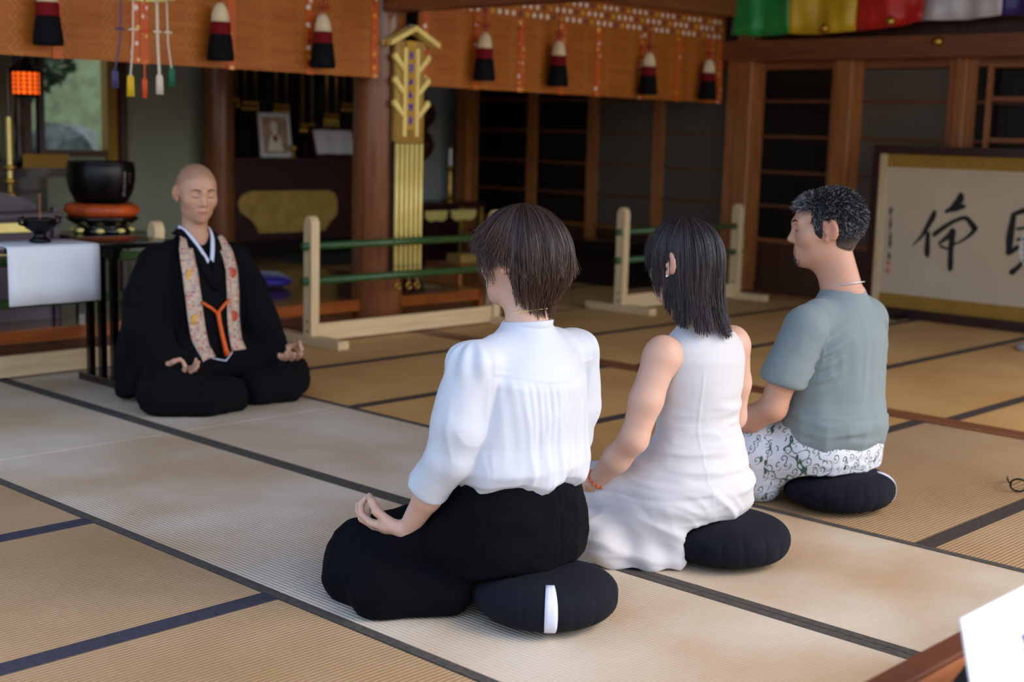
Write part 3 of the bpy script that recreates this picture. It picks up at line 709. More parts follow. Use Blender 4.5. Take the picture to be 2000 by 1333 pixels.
MB().lathe([(.017, .31), (.015, .45), (.008, .455)], 12).build('candle', 'card_white', o, True); MB().tube([(0, 0, .455), (0, 0, .47)], .0015, 5).build('wick', 'ink', o)
# black low bench by the lattice doors
o = empty('low_black_bench', (8.2, 7.2, 0)); tag(o, 'low black bench against the lattice doors', 'bench')
box('top', 'lacquer_black', -.2, .2, -.8, .9, .3, .34, o)
for y in (-.75, .85): box('leg', 'lacquer_black', -.18, .18, y-.02, y+.02, 0, .3, o)
box('apron', 'lacquer_black', -.19, -.17, -.73, .83, .02, .3, o)
o = empty('wooden_step', (6.75, 6.9, 0)); tag(o, 'small wooden step stool beside the altar platform', 'stool')
box('top', 'wood_post_y', -.2, .2, -.17, .17, .2, .23, o); box('side', 'wood_post', -.19, -.165, -.16, .16, 0, .2, o); box('side', 'wood_post', .165, .19, -.16, .16, 0, .2, o)
box('gold_box', 'gold_leaf', -.09, .09, -.07, .07, .2301, .29, o)
# fire extinguisher
o = empty('fire_extinguisher', (8.36, 5.99, 0)); tag(o, 'red fire extinguisher standing behind the far rail fence', 'extinguisher')
MB().lathe([(.06, 0), (.066, .01), (.066, .26), (.055, .3), (.025, .325), (.02, .34)], 20).build('cylinder', 'red_paint', o, True)
box('valve', 'rubber_black', -.02, .02, -.02, .02, .34, .37, o); box('handle', 'rubber_black', -.055, .02, -.008, .008, .37, .385, o)
MB().tube([(0, -.02, .355), (.03, -.06, .34), (.04, -.085, .25), (.035, -.08, .12)], .008, 6).build('hose', 'rubber_black', o, True)
MB().lathe([(.067, .06), (.0672, .06), (.0672, .12), (.067, .12)], 20).build('label_band', 'petal_yellow', o, True)

# ---------------------------------------------------------------- left side of the altar room
o = empty('hanging_lantern', (4.285, 8.4, 1.30)); tag(o, 'glowing orange lattice lantern at the far left of the altar room', 'lantern')
MB().lathe([(.085, 0), (.09, .01), (.09, .125), (.085, .135)], 8).build('glow_body', 'lantern_glow', o)
for k_ in range(16):
    a = k_*math.pi/8; MB().tube([(.092*math.cos(a), .092*math.sin(a), 0), (.092*math.cos(a), .092*math.sin(a), .135)], .006, 5).build('rib', 'wood_dark', o)
for z in (.028, .056, .083, .11): MB().tube([(.091*math.cos(a*math.pi/4), .091*math.sin(a*math.pi/4), z) for a in range(9)], .004, 5).build('hoop', 'wood_dark', o)
MB().lathe([(.11, .135), (.12, .145), (.05, .2), (.01, .24)], 8).build('roof', 'lacquer_black', o); MB().tube([(0, 0, .24), (0, 0, .9)], .005, 5).build('chain', 'metal_black', o)
MB().lathe([(.02, -.03), (.08, -.015), (.085, 0)], 8).build('base_ring', 'lacquer_black', o)
o = empty('carved_cabinet', (4.05, 8.5, .15)); tag(o, 'tall dark carved altar cabinet left of the altar window', 'cabinet')
box('body', 'lacquer_black', -.75, .42, .0, .5, 0, .72, o); box('shelf', 'lacquer_black', -.8, .55, -.06, .5, .62, .67, o); box('upper', 'lacquer_black', -.7, .2, .2, .5, .72, 1.7, o)
for x in (.06, .28): MB().lathe([(.035, .67), (.02, .72), (.03, .8), (.018, .9), (.03, 1.0), (.018, 1.1), (.028, 1.25), (.02, 1.7)], 12, (x, .1, 0)).build('turned_post', 'lacquer_maroon', o, True)
box('post', 'lacquer_purple', .40, .44, .05, .1, .67, 1.7, o); box('gilded_panel', 'gold_cloth', .22, .54, -.066, -.061, .68, .77, o); box('ledge', 'lacquer_black', .2, .56, -.06, .3, .67, .68, o)
MB().lathe([(.05, 0), (.09, .03), (.12, .06), (.05, .08), (.03, .2), (.08, .24), (.1, .26)], 16, (.30, .12, .42)).build('lotus_stand', 'metal_black', o, True)
o = empty('gilded_staff', (3.39, 6.84, .15)); tag(o, 'thin gilded staff rising at the far left edge', 'staff')
MB().tube([(0, 0, 0), (0, 0, .66)], .012, 8).build('lower_shaft', 'gold_leaf', o); MB().tube([(0, 0, .66), (0, 0, 1.0)], .013, 8).build('upper_shaft', 'gold_bright', o); MB().tube([(0, 0, 1.0), (0, 0, 1.25)], .011, 8).build('tip', 'lacquer_maroon', o)
for z in (.6, .67, .74): MB().lathe([(.014, -.014), (.032, -.01), (.036, 0), (.032, .01), (.014, .014)], 12, (0, 0, z)).build('collar', 'gold', o, True)
# purple sutra desk
o = empty('purple_sutra_desk', (3.1, 6.42, .15)); tag(o, 'purple lacquered sutra desk with gilded edging at the far left', 'desk')
box('body', 'lacquer_purple', -.5, .3, .0, .3, 0, .5, o); box('top', 'lacquer_purple', -.55, .34, -.03, .33, .5, .535, o, .005)
pts = [(-.5, .535)]+[(-.5+.78*k_/12, .565+.085*math.sin(math.pi*k_/12)**.7) for k_ in range(13)]+[(.28, .535)]
MB().prism([(x, z) for x, z in pts], 0, .02).rot(Matrix.Rotation(math.pi/2, 3, 'X')).build('curved_crest', 'lacquer_purple', o).location = (0, .15, 0)
MB().prism([(-.5, .44), (.19, .44), (.21, .46), (.19, .485), (-.5, .485)], 0, .012).rot(Matrix.Rotation(math.pi/2, 3, 'X')).build('gilded_strip', 'gold_bright', o).location = (0, -.001, 0)
MB().prism([(-.5, .33), (.15, .33), (.1, .36), (.03, .385), (-.08, .375), (-.5, .37)], 0, .012).rot(Matrix.Rotation(math.pi/2, 3, 'X')).build('gilded_strip', 'gold_bright', o).location = (0, -.001, 0)
for x in (-.45, .31): box('corner_post', 'lacquer_purple', x-.016, x+.016, -.02, .012, 0, .56, o)
# bell table, stand, cushion and bell
o = empty('bell_table', (3.7, 6.47, .15)); tag(o, 'black lacquer table carrying the large bronze bell', 'table')
box('top', 'lacquer_black', -.26, .26, -.2, .2, .395, .42, o, .004)
for x in (-.22, .22):
    for y in (-.16, .16): box('leg', 'lacquer_black', x-.016, x+.016, y-.016, y+.016, 0, .395, o)
o = empty('bell_stand', (3.7, 6.47, .57)); tag(o, 'black and gold scalloped stand under the orange bell cushion', 'stand')
MB().lathe([(.13, 0), (.15, .012), (.13, .025), (.12, .035), (.16, .055), (.185, .075), (.18, .085)], 32, fn=lambda r, z, t: r*(1+.03*math.cos(8*t))).build('basin', 'lacquer_black', o, True)
for k_ in range(8):
    a = k_*math.pi/4+.2; MB().lathe([(.004, -.012), (.022, -.006), (.022, .006), (.004, .012)], 10).build('gold_boss', 'gold_bright', o, True).location = (.142*math.cos(a), .142*math.sin(a), .016)
o = MB().lathe([(.09, 0), (.16, .0), (.19, .025), (.18, .055), (.148, .068), (.115, .05), (.09, .03)], 40, fn=lambda r, z, t: r*(1+.035*abs(math.cos(4*t)))).build('bell_cushion', 'lacquer_red', None, True); o.location = (3.7, 6.47, .656); tag(o, 'puffed orange brocade cushion under the bell', 'cushion')
o = empty('singing_bowl_bell', (3.7, 6.47, .69)); tag(o, 'large black bronze bowl bell on an orange cushion', 'bell')
MB().lathe([(.04, 0), (.09, .01), (.135, .045), (.162, .10), (.173, .16), (.172, .21), (.166, .238), (.170, .245), (.160, .247), (.158, .235), (.150, .1), (.06, .03)], 48).build('bowl', 'metal_black', o, True)
for k_ in range(7):
    for c_, (az, z0) in enumerate(((-78, .19), (-66, .185))):
        if c_ == 1 and k_ > 2: continue
        z = z0-k_*.018; q = glyph(40+k_+c_*9, .007); a = rad(az); rr = .1745 if z > .14 else .1745-(.14-z)*.16
        q.rot(Matrix.Rotation(a+math.pi/2, 3, 'Z')).build('inscribed_character', 'steel', o).location = (rr*math.cos(a), rr*math.sin(a), z)
# white-clothed table with incense burner
o = empty('offering_table', (3.07, 5.38, 0)); tag(o, 'black slatted table partly under a white cloth, left of the bald man', 'table')
box('top', 'lacquer_black', -.95, .30, -.15, .16, .605, .63, o, .004)
for x in (-.85, .0):
    box('foot', 'lacquer_black', x-.025, x+.025, -.16, .17, 0, .035, o, .004)
    for y in (-.1, 0, .1): box('slat_leg', 'lacquer_black', x-.014, x+.014, y-.014, y+.014, .035, .605, o)
    box('cross_rail', 'lacquer_black', x-.016, x+.016, -.13, .13, .56, .605, o)
P = []
for s_, (y, z) in enumerate([(.12, .634), (.0, .634), (-.14, .6345), (-.158, .632), (-.164, .618), (-.166, .56), (-.167, .48), (-.168, .395)]):
    P.append([(-.505+.405*c_/10, y-(.004*math.sin(c_*1.3)*max(0, (s_-4))/4), z) for c_ in range(11)])
o = MB().grid(P).build('white_cloth', 'linen_white', None, True); o.location = (3.07, 5.38, 0); md = o.modifiers.new('thick', 'SOLIDIFY'); md.thickness = .0025; md.offset = 1
tag(o, 'plain white cloth hanging over the front of the offering table', 'cloth')
o = empty('incense_burner', (2.77, 5.34, .638)); tag(o, 'small dark bronze incense burner with handles on the white cloth', 'incense burner')
MB().lathe([(.042, 0), (.045, .008), (.03, .018), (.024, .03), (.03, .042), (.058, .058), (.068, .08), (.066, .092), (.072, .097), (.06, .099), (.055, .085), (.02, .07)], 28).build('bowl', 'metal_black', o, True)
for s_ in (-1, 1): MB().tube([(s_*.062, 0, .07), (s_*.09, 0, .078), (s_*.092, 0, .1), (s_*.07, 0, .105)], .006, 6).build('handle', 'metal_black', o, True)
for d_ in (0, .008): MB().tube([(d_, d_, .07), (d_*1.2, d_, .2)], .0014, 5).build('incense_stick', 'wood_post', o)
# blue cushion and mallet
o = MB().lathe([(.06, 0), (.2, .012), (.25, .04), (.2, .07), (.06, .085)], 40, fn=lambda r, z, t: r*(1+.2*abs(math.cos(2*t))**6*(r > .1))).build('blue_cushion', 'silk_blue', None, True); o.location = (5.06, 7.05, .15); o.rotation_euler = (0, 0, .3)
tag(o, 'royal blue floor cushion on the platform behind the bald man', 'cushion')
o = empty('wooden_mallet', (4.76, 6.62, .15)); tag(o, 'pale wooden mallet head lying near the blue cushion', 'mallet')
MB().lathe([(.012, -.035), (.03, -.028), (.036, 0), (.03, .028), (.012, .035)], 16).rot(Matrix.Rotation(math.pi/2, 3, 'X'), (0, 0, .037)).build('head', 'wood_pale', o, True)
MB().tube([(0, .0, .037), (-.26, .04, .012)], .008, 6).build('handle', 'wood_pale_y', o)
# ================================================================== CALLIGRAPHY SCREEN
STROKES = {
'a1': [(0.314, 0.477, 0.0054), (0.378, 0.547, 0.0243), (0.417, 0.619, 0.0349), (0.447, 0.679, 0.0401), (0.454, 0.709, 0.0267)] ,
'a2': [(0.421, 0.567, 0.0295), (0.422, 0.503, 0.035), (0.424, 0.445, 0.0404), (0.429, 0.421, 0.0242)] ,
'b1': [(0.534, 0.708, 0.0133), (0.58, 0.745, 0.0397), (0.619, 0.793, 0.0527), (0.625, 0.822, 0.0395)] ,
'b1b': [(0.533, 0.719, 0.0186), (0.593, 0.74, 0.0449), (0.652, 0.755, 0.0263)] ,
'b2': [(0.465, 0.564, 0.0321), (0.529, 0.615, 0.0319), (0.599, 0.66, 0.0265), (0.67, 0.682, 0.0289), (0.722, 0.634, 0.0393), (0.736, 0.618, 0.034), (0.703, 0.575, 0.0236), (0.646, 0.531, 0.0158), (0.576, 0.497, 0.0106)] ,
'b3': [(0.587, 0.59, 0.0477), (0.586, 0.515, 0.0398), (0.586, 0.446, 0.0372), (0.589, 0.388, 0.0399), (0.59, 0.353, 0.0346)] ,
'b4': [(0.503, 0.509, 0.0187), (0.547, 0.547, 0.0319), (0.593, 0.591, 0.0371)] ,
'b5': [(0.514, 0.492, 0.0187), (0.565, 0.481, 0.016), (0.611, 0.517, 0.0159)] ,
'c1': [(0.979, 0.723, 0.0333), (0.973, 0.656, 0.0437), (0.967, 0.588, 0.0489), (0.966, 0.532, 0.0438), (0.964, 0.487, 0.0284)] ,
'c2': [(0.979, 0.723, 0.0256), (1.017, 0.742, 0.0332), (1.062, 0.756, 0.0382)] ,
'c3': [(0.964, 0.487, 0.0387), (0.992, 0.501, 0.0334), (1.019, 0.525, 0.0282)] ,
'c4': [(0.997, 0.366, 0.0386), (1.029, 0.397, 0.0308), (1.066, 0.44, 0.0256)] ,
'c5': [(1.085, 0.741, 0.0356), (1.094, 0.642, 0.0382), (1.098, 0.542, 0.0357), (1.113, 0.421, 0.0383), (1.172, 0.382, 0.0381)] ,
'c6': [(1.009, 0.636, 0.0179), (1.082, 0.65, 0.0204)] ,
'c7': [(1.015, 0.57, 0.0179), (1.087, 0.586, 0.0204)] ,
's1': [(0.146, 0.72, 0.0109), (0.146, 0.673, 0.0137)] ,
's2': [(0.135, 0.694, 0.0082), (0.165, 0.704, 0.0082)] ,
's3': [(0.149, 0.649, 0.011), (0.152, 0.578, 0.0123)] ,
's4': [(0.155, 0.555, 0.011), (0.158, 0.459, 0.0137)] ,
's5': [(0.145, 0.516, 0.0082), (0.17, 0.525, 0.0082)] ,
's6': [(0.146, 0.482, 0.0082), (0.17, 0.491, 0.0082)] ,
's7': [(0.152, 0.423, 0.011), (0.161, 0.382, 0.0137)] ,
's8': [(0.145, 0.396, 0.0083), (0.171, 0.408, 0.0082)] ,
's9': [(0.138, 0.601, 0.0082), (0.164, 0.615, 0.0082)] ,
}
o = empty('calligraphy_screen', (8.29, 4.6, 0)); tag(o, 'low framed screen with large black brush calligraphy by the right wall', 'screen')
def sp(n, m, u0, u1, z0, z1, x0, x1, par=None, bev=0): return box(n, m, x0, x1, -u1, -u0, z0, z1, par or o, bev)
sp('paper_sheet', 'paper', .1, 1.98, .155, .985, .0, .01); sp('pale_edge_strip', 'wood_pale_z', .045, .1, .06, 1.07, -.004, .01)
sp('cloth_border', 'gold_cloth', .1, 1.98, .985, 1.075, -.002, .01); sp('cloth_border', 'gold_cloth', .1, 1.98, .06, .155, -.002, .01)
sp('frame_bar', 'lacquer_maroon', 0, 2.05, 1.07, 1.125, -.02, .03, None, .008); sp('frame_bar', 'lacquer_maroon', 0, 2.05, .0, .065, -.03, .03, None, .008)
sp('frame_bar', 'lacquer_maroon', 0, .048, .065, 1.07, -.02, .03); sp('frame_bar', 'lacquer_maroon', 1.98, 2.05, .065, 1.07, -.02, .03)
for u in (.3, 1.75): sp('stand_foot', 'lacquer_black', u-.03, u+.03, 0, .04, -.16, .16)
def brush(pts, name, mat, par, xo):
    P = spline(pts, 6); L = []; R = []
    for i, p in enumerate(P):
        d = P[min(i+1, len(P)-1)]-P[max(i-1, 0)]; d = d[:2]/max(np.linalg.norm(d[:2]), 1e-9); nrm = np.array([-d[1], d[0]])*p[2]/2
        L.append(p[:2]+nrm); R.append(p[:2]-nrm)
    # rounded ends
    def cap(p, a, b):
        c = (a+b)/2; r = np.linalg.norm(a-b)/2; t0 = math.atan2(*(a-c)[::-1]); return [c+r*np.array([math.cos(t0-math.pi*k/5), math.sin(t0-math.pi*k/5)]) for k in range(1, 5)]
    q = MB(); n = len(L); q.v = [(xo, -v[0], v[1]) for v in L]+[(xo, -v[0], v[1]) for v in R]
    q.f = [(i, i+1, n+i+1, n+i) for i in range(n-1)]
    for a, b in ((L[-1], R[-1]), (R[0], L[0])):
        i0 = len(q.v); c = [a]+cap(None, a, b)+[b]; q.v += [(xo, -v[0], v[1]) for v in c]; q.f.append(tuple(range(i0, i0+len(c))))
    ob = q.build(name, mat, par); md = ob.modifiers.new('thick', 'SOLIDIFY'); md.thickness = .0008; return ob
for i, (k_, v) in enumerate(STROKES.items()): brush(v, 'signature_stroke' if k_[0] == 's' else 'brush_stroke', 'ink', o, -.0012-.0002*(i % 5))
for z in (.285, .335): sp('seal_mark', 'seal_red', .137, .165, z, z+.035, -.001, .0)

# ================================================================== ELECTRIC FAN (at the right edge)
o = empty('electric_fan', (7.66, 3.10, 0), rad(200)); tag(o, 'white electric floor fan cut off by the right edge', 'fan')
MB().lathe([(.15, 0), (.155, .008), (.15, .025), (.09, .04), (.02, .05)], 32).build('base', 'fan_plastic', o, True)
MB().tube([(0, 0, .045), (0, 0, .55)], .014, 12).build('pole', 'fan_plastic', o, True)
MB().lathe([(.02, -.1), (.05, -.09), (.055, 0), (.04, .03)], 20).rot(Matrix.Rotation(math.pi/2, 3, 'Y'), (0, 0, .58)).build('motor', 'fan_plastic', o, True)
for k_ in range(36):
    a = k_*math.pi/18; ca, sa = math.cos(a), math.sin(a)
    MB().tube([(.10, .03*ca, .58+.03*sa), (.11, .1*ca, .58+.1*sa), (.085, .165*ca, .58+.165*sa), (.05, .175*ca, .58+.175*sa), (.02, .16*ca, .58+.16*sa), (.0, .06*ca, .58+.06*sa)], .0018, 4).build('grille_wire', 'fan_plastic', o)
MB().tube([(.05, .176*math.cos(a*math.pi/16), .58+.176*math.sin(a*math.pi/16)) for a in range(33)], .004, 6).build('grille_rim', 'fan_plastic', o, True)
for k_ in range(3):
    a = k_*2*math.pi/3; P = [[(.04+.03*(v-.5), (.03+.115*u)*math.cos(a+(v-.5)*(.6+.7*u)), .58+(.03+.115*u)*math.sin(a+(v-.5)*(.6+.7*u))) for v in (0, .25, .5, .75, 1)] for u in (0, .33, .66, 1)]
    q = MB().grid(P).build('blade', 'linen_white', o, True); q.modifiers.new('thick', 'SOLIDIFY').thickness = .002

# ================================================================== GLASSES ON THE MAT
o = empty('eyeglasses', (4.415, 1.80, 0), rad(-64)); tag(o, 'dark rimmed eyeglasses lying on the tatami at the right edge', 'glasses')
for s_ in (-1, 1):
    MB().tube([(s_*.034+.026*math.cos(a*math.pi/10), 0, .024+.021*math.sin(a*math.pi/10)) for a in range(21)], .0034, 6).build('rim', 'metal_black', o, True)
    q = MB().lathe([(.001, -.0006), (.024, -.0006), (.024, .0006), (.001, .0006)], 20).rot(Matrix.Rotation(math.pi/2, 3, 'X'), (s_*.034, 0, .024)); q.build('lens', 'glass_clear', o, True)
    MB().tube([(s_*.061, 0, .03), (s_*.066, .008, .03), (s_*.066, .1, .026), (s_*.063, .14, .006)], .0028, 6).build('temple', 'metal_black', o, True)
MB().tube([(-.01, 0, .03), (0, .001, .034), (.01, 0, .03)], .0024, 6).build('bridge', 'metal_black', o, True)

# ================================================================== DESK AND CARD IN THE FOREGROUND
o = empty('low_desk', (2.55, .815, 0)); tag(o, 'low brown wooden desk in the lower right foreground', 'desk')
for i in range(4): box('top_plank', 'wood_desk', -.95, .95, -.26+i*.1, -.163+i*.1, .272, .293, o, .002)
box('far_rim', 'wood_desk_rim', -.97, .97, .14, .185, .262, .302, o, .004); box('near_rim', 'wood_desk_rim', -.97, .97, -.305, -.263, .262, .302, o, .004)
for x in (-.9, .9):
    for y in (-.23, .12): box('leg', 'wood_desk_rim', x-.025, x+.025, y-.025, y+.025, -.034, .262, o)
o = empty('white_card', (1.875, .755, .297), 0); tag(o, 'white lettered card leaning on the foreground desk', 'card'); o.rotation_euler = (rad(-14), 0, 0)
box('card_sheet', 'card_white', -.105, .2, -.002, .002, 0, .195, o)
q = MB().prism([(.002, .004), (.13, .037), (.004, .17)], .04, .05); q.rot(Matrix(((0, 0, 1), (1, 0, 0), (0, 1, 0)))); q.build('easel_back', 'rubber_black', o)
for i, (x, z) in enumerate(((.08, .11), (.08, .05), (.125, .12), (.125, .07), (.17, .12), (.17, .07))): 
    for f_, y_ in ((.55, -.0035),): q = glyph(70+i, .019).build('lettering', 'ink_blue_grey', o); q.location = (x, y_, z)
# ================================================================== PEOPLE: TOOLKIT
def tinted(name, base, rough=.5, spec=.5, sss=0, bump=0, nscale=200, aniso=0):
    t = NT(name); a = t.n('Attribute', attribute_name='tint'); mx = t.n('Mix', data_type='RGBA', blend_type='MULTIPLY'); mx.inputs['Factor'].default_value = 1
    mx.inputs['A'].default_value = base; t.l(a, 'Color', mx, 'B'); t.t.links.new(mx.outputs['Result'], t.b.inputs['Base Color'])
    t.b.inputs['Roughness'].default_value = rough; t.b.inputs['Specular IOR Level'].default_value = spec
    if sss: t.b.inputs['Subsurface Weight'].default_value = sss; t.b.inputs['Subsurface Radius'].default_value = (.012, .005, .003); t.b.inputs['Subsurface Scale'].default_value = .6
    if bump: c = t.co(); no = t.n('TexNoise', Scale=nscale, Detail=3.0); t.l(c, 'Vector', no, 'Vector'); t.bump(no, 'Fac', bump, .0008)
    return t.m
tinted('skin_fair', srgb(212, 166, 142), .5, .4, .08, .12); tinted('skin_tan', srgb(198, 146, 118), .5, .4, .08, .12); tinted('skin_priest', srgb(200, 148, 118), .48, .4, .08, .12)
tinted('hair', (1, 1, 1, 1), .42, .4)
plain('blouse_white', srgb(199, 201, 207), .6, bump=.12, nscale=18, bdist=.006, sheen=.1)
plain('dress_white', srgb(204, 200, 198), .8, bump=.12, nscale=20, bdist=.006)
plain('trouser_black', srgb(7, 7, 11), .95, spec=.12, bump=.2, nscale=16, bdist=.008)
plain('tee_grey', srgb(122, 134, 133), .9, bump=.15, nscale=22, bdist=.006, sheen=.1)
plain('robe_black', srgb(8, 8, 11), .9, spec=.15, bump=.25, nscale=14, bdist=.01)
plain('undercloth_white', srgb(214, 218, 236), .8); plain('undercloth_lilac', srgb(150, 152, 190), .8)
plain('cord_orange', srgb(228, 92, 20), .6, bump=.3, nscale=150, bdist=.002)
plain('medallion_gold', srgb(214, 160, 76), .6, noise=.3, nscale=60); plain('medallion_red', srgb(190, 76, 52), .6, noise=.3, nscale=60)
plain('lash_dark', srgb(46, 30, 24), .8); plain('brow_dark', srgb(66, 46, 37), .8); plain('pearl', srgb(240, 236, 230), .2); plain('silver', srgb(210, 210, 214), .3, metal=.8)
plain('bead_orange', srgb(222, 104, 40), .4); plain('beard_grey', srgb(58, 54, 54), .8); plain('seam_white', srgb(220, 222, 230), .8)
# vine print: curling spirals and leaf strokes on white
t = NT('vine_print'); c = t.co((1, 1, 1)); ds = t.n('TexNoise', Scale=9.0, Detail=2.0); t.l(c, 'Vector', ds, 'Vector')
va = t.n('VectorMath', operation='MULTIPLY_ADD'); t.l(ds, 'Color', va, 0); va.inputs[1].default_value = (.03, .03, .03); t.l(c, 'Vector', va, 2)
def curls(scale, turns, thr, rmax):
    v = t.n('TexVoronoi'); v.inputs['Scale'].default_value = scale; t.l(va, 'Vector', v, 'Vector')
    sb = t.n('VectorMath', operation='SUBTRACT'); t.l(va, 'Vector', sb, 0)
    t.l(v, 'Position', sb, 1)
    sx = t.n('SeparateXYZ'); t.l(sb, 'Vector', sx, 'Vector')
    hx = t.math('ADD', sx.outputs['X'], t.math('MULTIPLY', sx.outputs['Y'], -.8)); hz = t.math('ADD', sx.outputs['Z'], t.math('MULTIPLY', sx.outputs['Y'], .3))
    ang = t.math('ARCTAN2', hz, hx); rr = t.math('POWER', t.math('ADD', t.math('MULTIPLY', hx, hx), t.math('MULTIPLY', hz, hz)), .5)
    w = t.math('ABSOLUTE', t.math('SINE', t.math('ADD', t.math('MULTIPLY', ang, .5), t.math('MULTIPLY', rr, turns))))
    return t.math('MULTIPLY', t.math('LESS_THAN', w, thr), t.math('LESS_THAN', rr, rmax))
A = t.math('MAXIMUM', curls(30, 270, .42, .0145), 0.0)
v2 = t.n('TexNoise', Scale=13.0, Detail=1.0); t.l(c, 'Vector', v2, 'Vector')
B = t.math('LESS_THAN', t.math('ABSOLUTE', t.math('SUBTRACT', v2.outputs['Fac'], .5)), .008)
w3 = t.n('TexVoronoi'); w3.inputs['Scale'].default_value = 52; m3 = t.n('Mapping'); m3.inputs['Scale'].default_value = (1, 1, .42); m3.inputs['Rotation'].default_value = (.3, .8, .2); t.l(va, 'Vector', m3, 'Vector'); t.l(m3, 'Vector', w3, 'Vector')
nb = t.n('TexNoise', Scale=14.0); t.l(c, 'Vector', nb, 'Vector'); D_ = t.math('MULTIPLY', t.math('LESS_THAN', w3.outputs['Distance'], .25), t.math('GREATER_THAN', nb.outputs['Fac'], .5))
tot = t.math('MINIMUM', t.math('ADD', t.math('ADD', A, B), D_), 1.0)
mx = t.n('Mix', data_type='RGBA'); mx.inputs['A'].default_value = srgb(208, 208, 212); mx.inputs['B'].default_value = srgb(62, 92, 72); t.t.links.new(tot, mx.inputs['Factor'])
t.t.links.new(mx.outputs['Result'], t.b.inputs['Base Color']); t.b.inputs['Roughness'].default_value = .85

def rotz(a): c, s = math.cos(a), math.sin(a); return np.array([[c, -s, 0], [s, c, 0], [0, 0, 1.]])
def rotx(a): c, s = math.cos(a), math.sin(a); return np.array([[1, 0, 0], [0, c, -s], [0, s, c]])
def roty(a): c, s = math.cos(a), math.sin(a); return np.array([[c, 0, s], [0, 1, 0], [-s, 0, c]])

def head(Fd, c, R, s, neck, nr=.05, male=False):
    c = np.array(c, float); L = lambda p: c+R @ (np.array(p, float)*s)
    E = lambda p, r, k, op='u': Fd.ell(L(p), np.array(r)*s, k, op, R)
    W = lambda a, b, ra, rb, k: Fd.limb(L(a), L(b), ra*s, rb*s, k)
    E((0, -.018, .028), (.077, .094, .090), .01); E((0, .018, .022), (.071, .078, .086), .03)
    E((0, .034, -.04), (.058, .058, .072), .03); E((0, .044, -.082), (.038, .040, .032), .03); E((0, .074, -.096), (.019, .015, .016), .02)
    if male:
        for q in (-1, 1): E((q*.042, .012, -.066), (.014, .028, .022), .03)
    for q in (-1, 1): E((q*.042, .058, -.022), (.024, .022, .022), .03)
    W((-.038, .079, .021), (0, .090, .020), .011, .010, .018); W((0, .090, .020), (.038, .079, .021), .010, .011, .018)
    for q in (-1, 1): E((q*.031, .099, .006), (.017, .013, .011), .012, 's')
    for q in (-1, 1): E((q*.0315, .0775, .004), (.0165, .0135, .0125), .004)
    W((0, .087, .016), (0, .104, -.026), .0085, .0105, .012); E((0, .1055, -.031), (.0125, .011, .0095), .008)
    for q in (-1, 1): E((q*.0125, .094, -.035), (.0085, .010, .0075), .006)
    E((0, .080, -.066), (.024, .014, .018), .015)
    for a, b in (((-.022, .080, -.0635), (-.006, .0905, -.0605)), ((-.006, .0905, -.0605), (.006, .0905, -.0605)), ((.006, .0905, -.0605), (.022, .080, -.0635))): W(a, b, .0052, .0056, .004)
    W((-.016, .082, -.0725), (0, .0885, -.0735), .0055, .0068, .005); W((0, .0885, -.0735), (.016, .082, -.0725), .0068, .0055, .005)
    for q in (-1, 1):
        Re = R @ rotz(q*.45) @ rotx(-.12)
        Fd.ell(L((q*.084, -.012, .002)), np.array((.0085, .021, .034))*s, .005, 'u', Re)
        Fd.ell(L((q*.093, -.004, .006)), np.array((.0075, .0115, .021))*s, .004, 's', Re)
        E((q*.081, .002, -.026), (.008, .009, .011), .005); E((q*.082, .006, -.004), (.005, .006, .007), .004)
    Fd.limb(L((0, -.016, -.05)), neck, nr*s, nr*1.04*s, .025); Fd.limb(L((0, .012, -.08)), np.array(neck)+(0, .015, 0), nr*.62*s, nr*.75*s, .03)
    return L

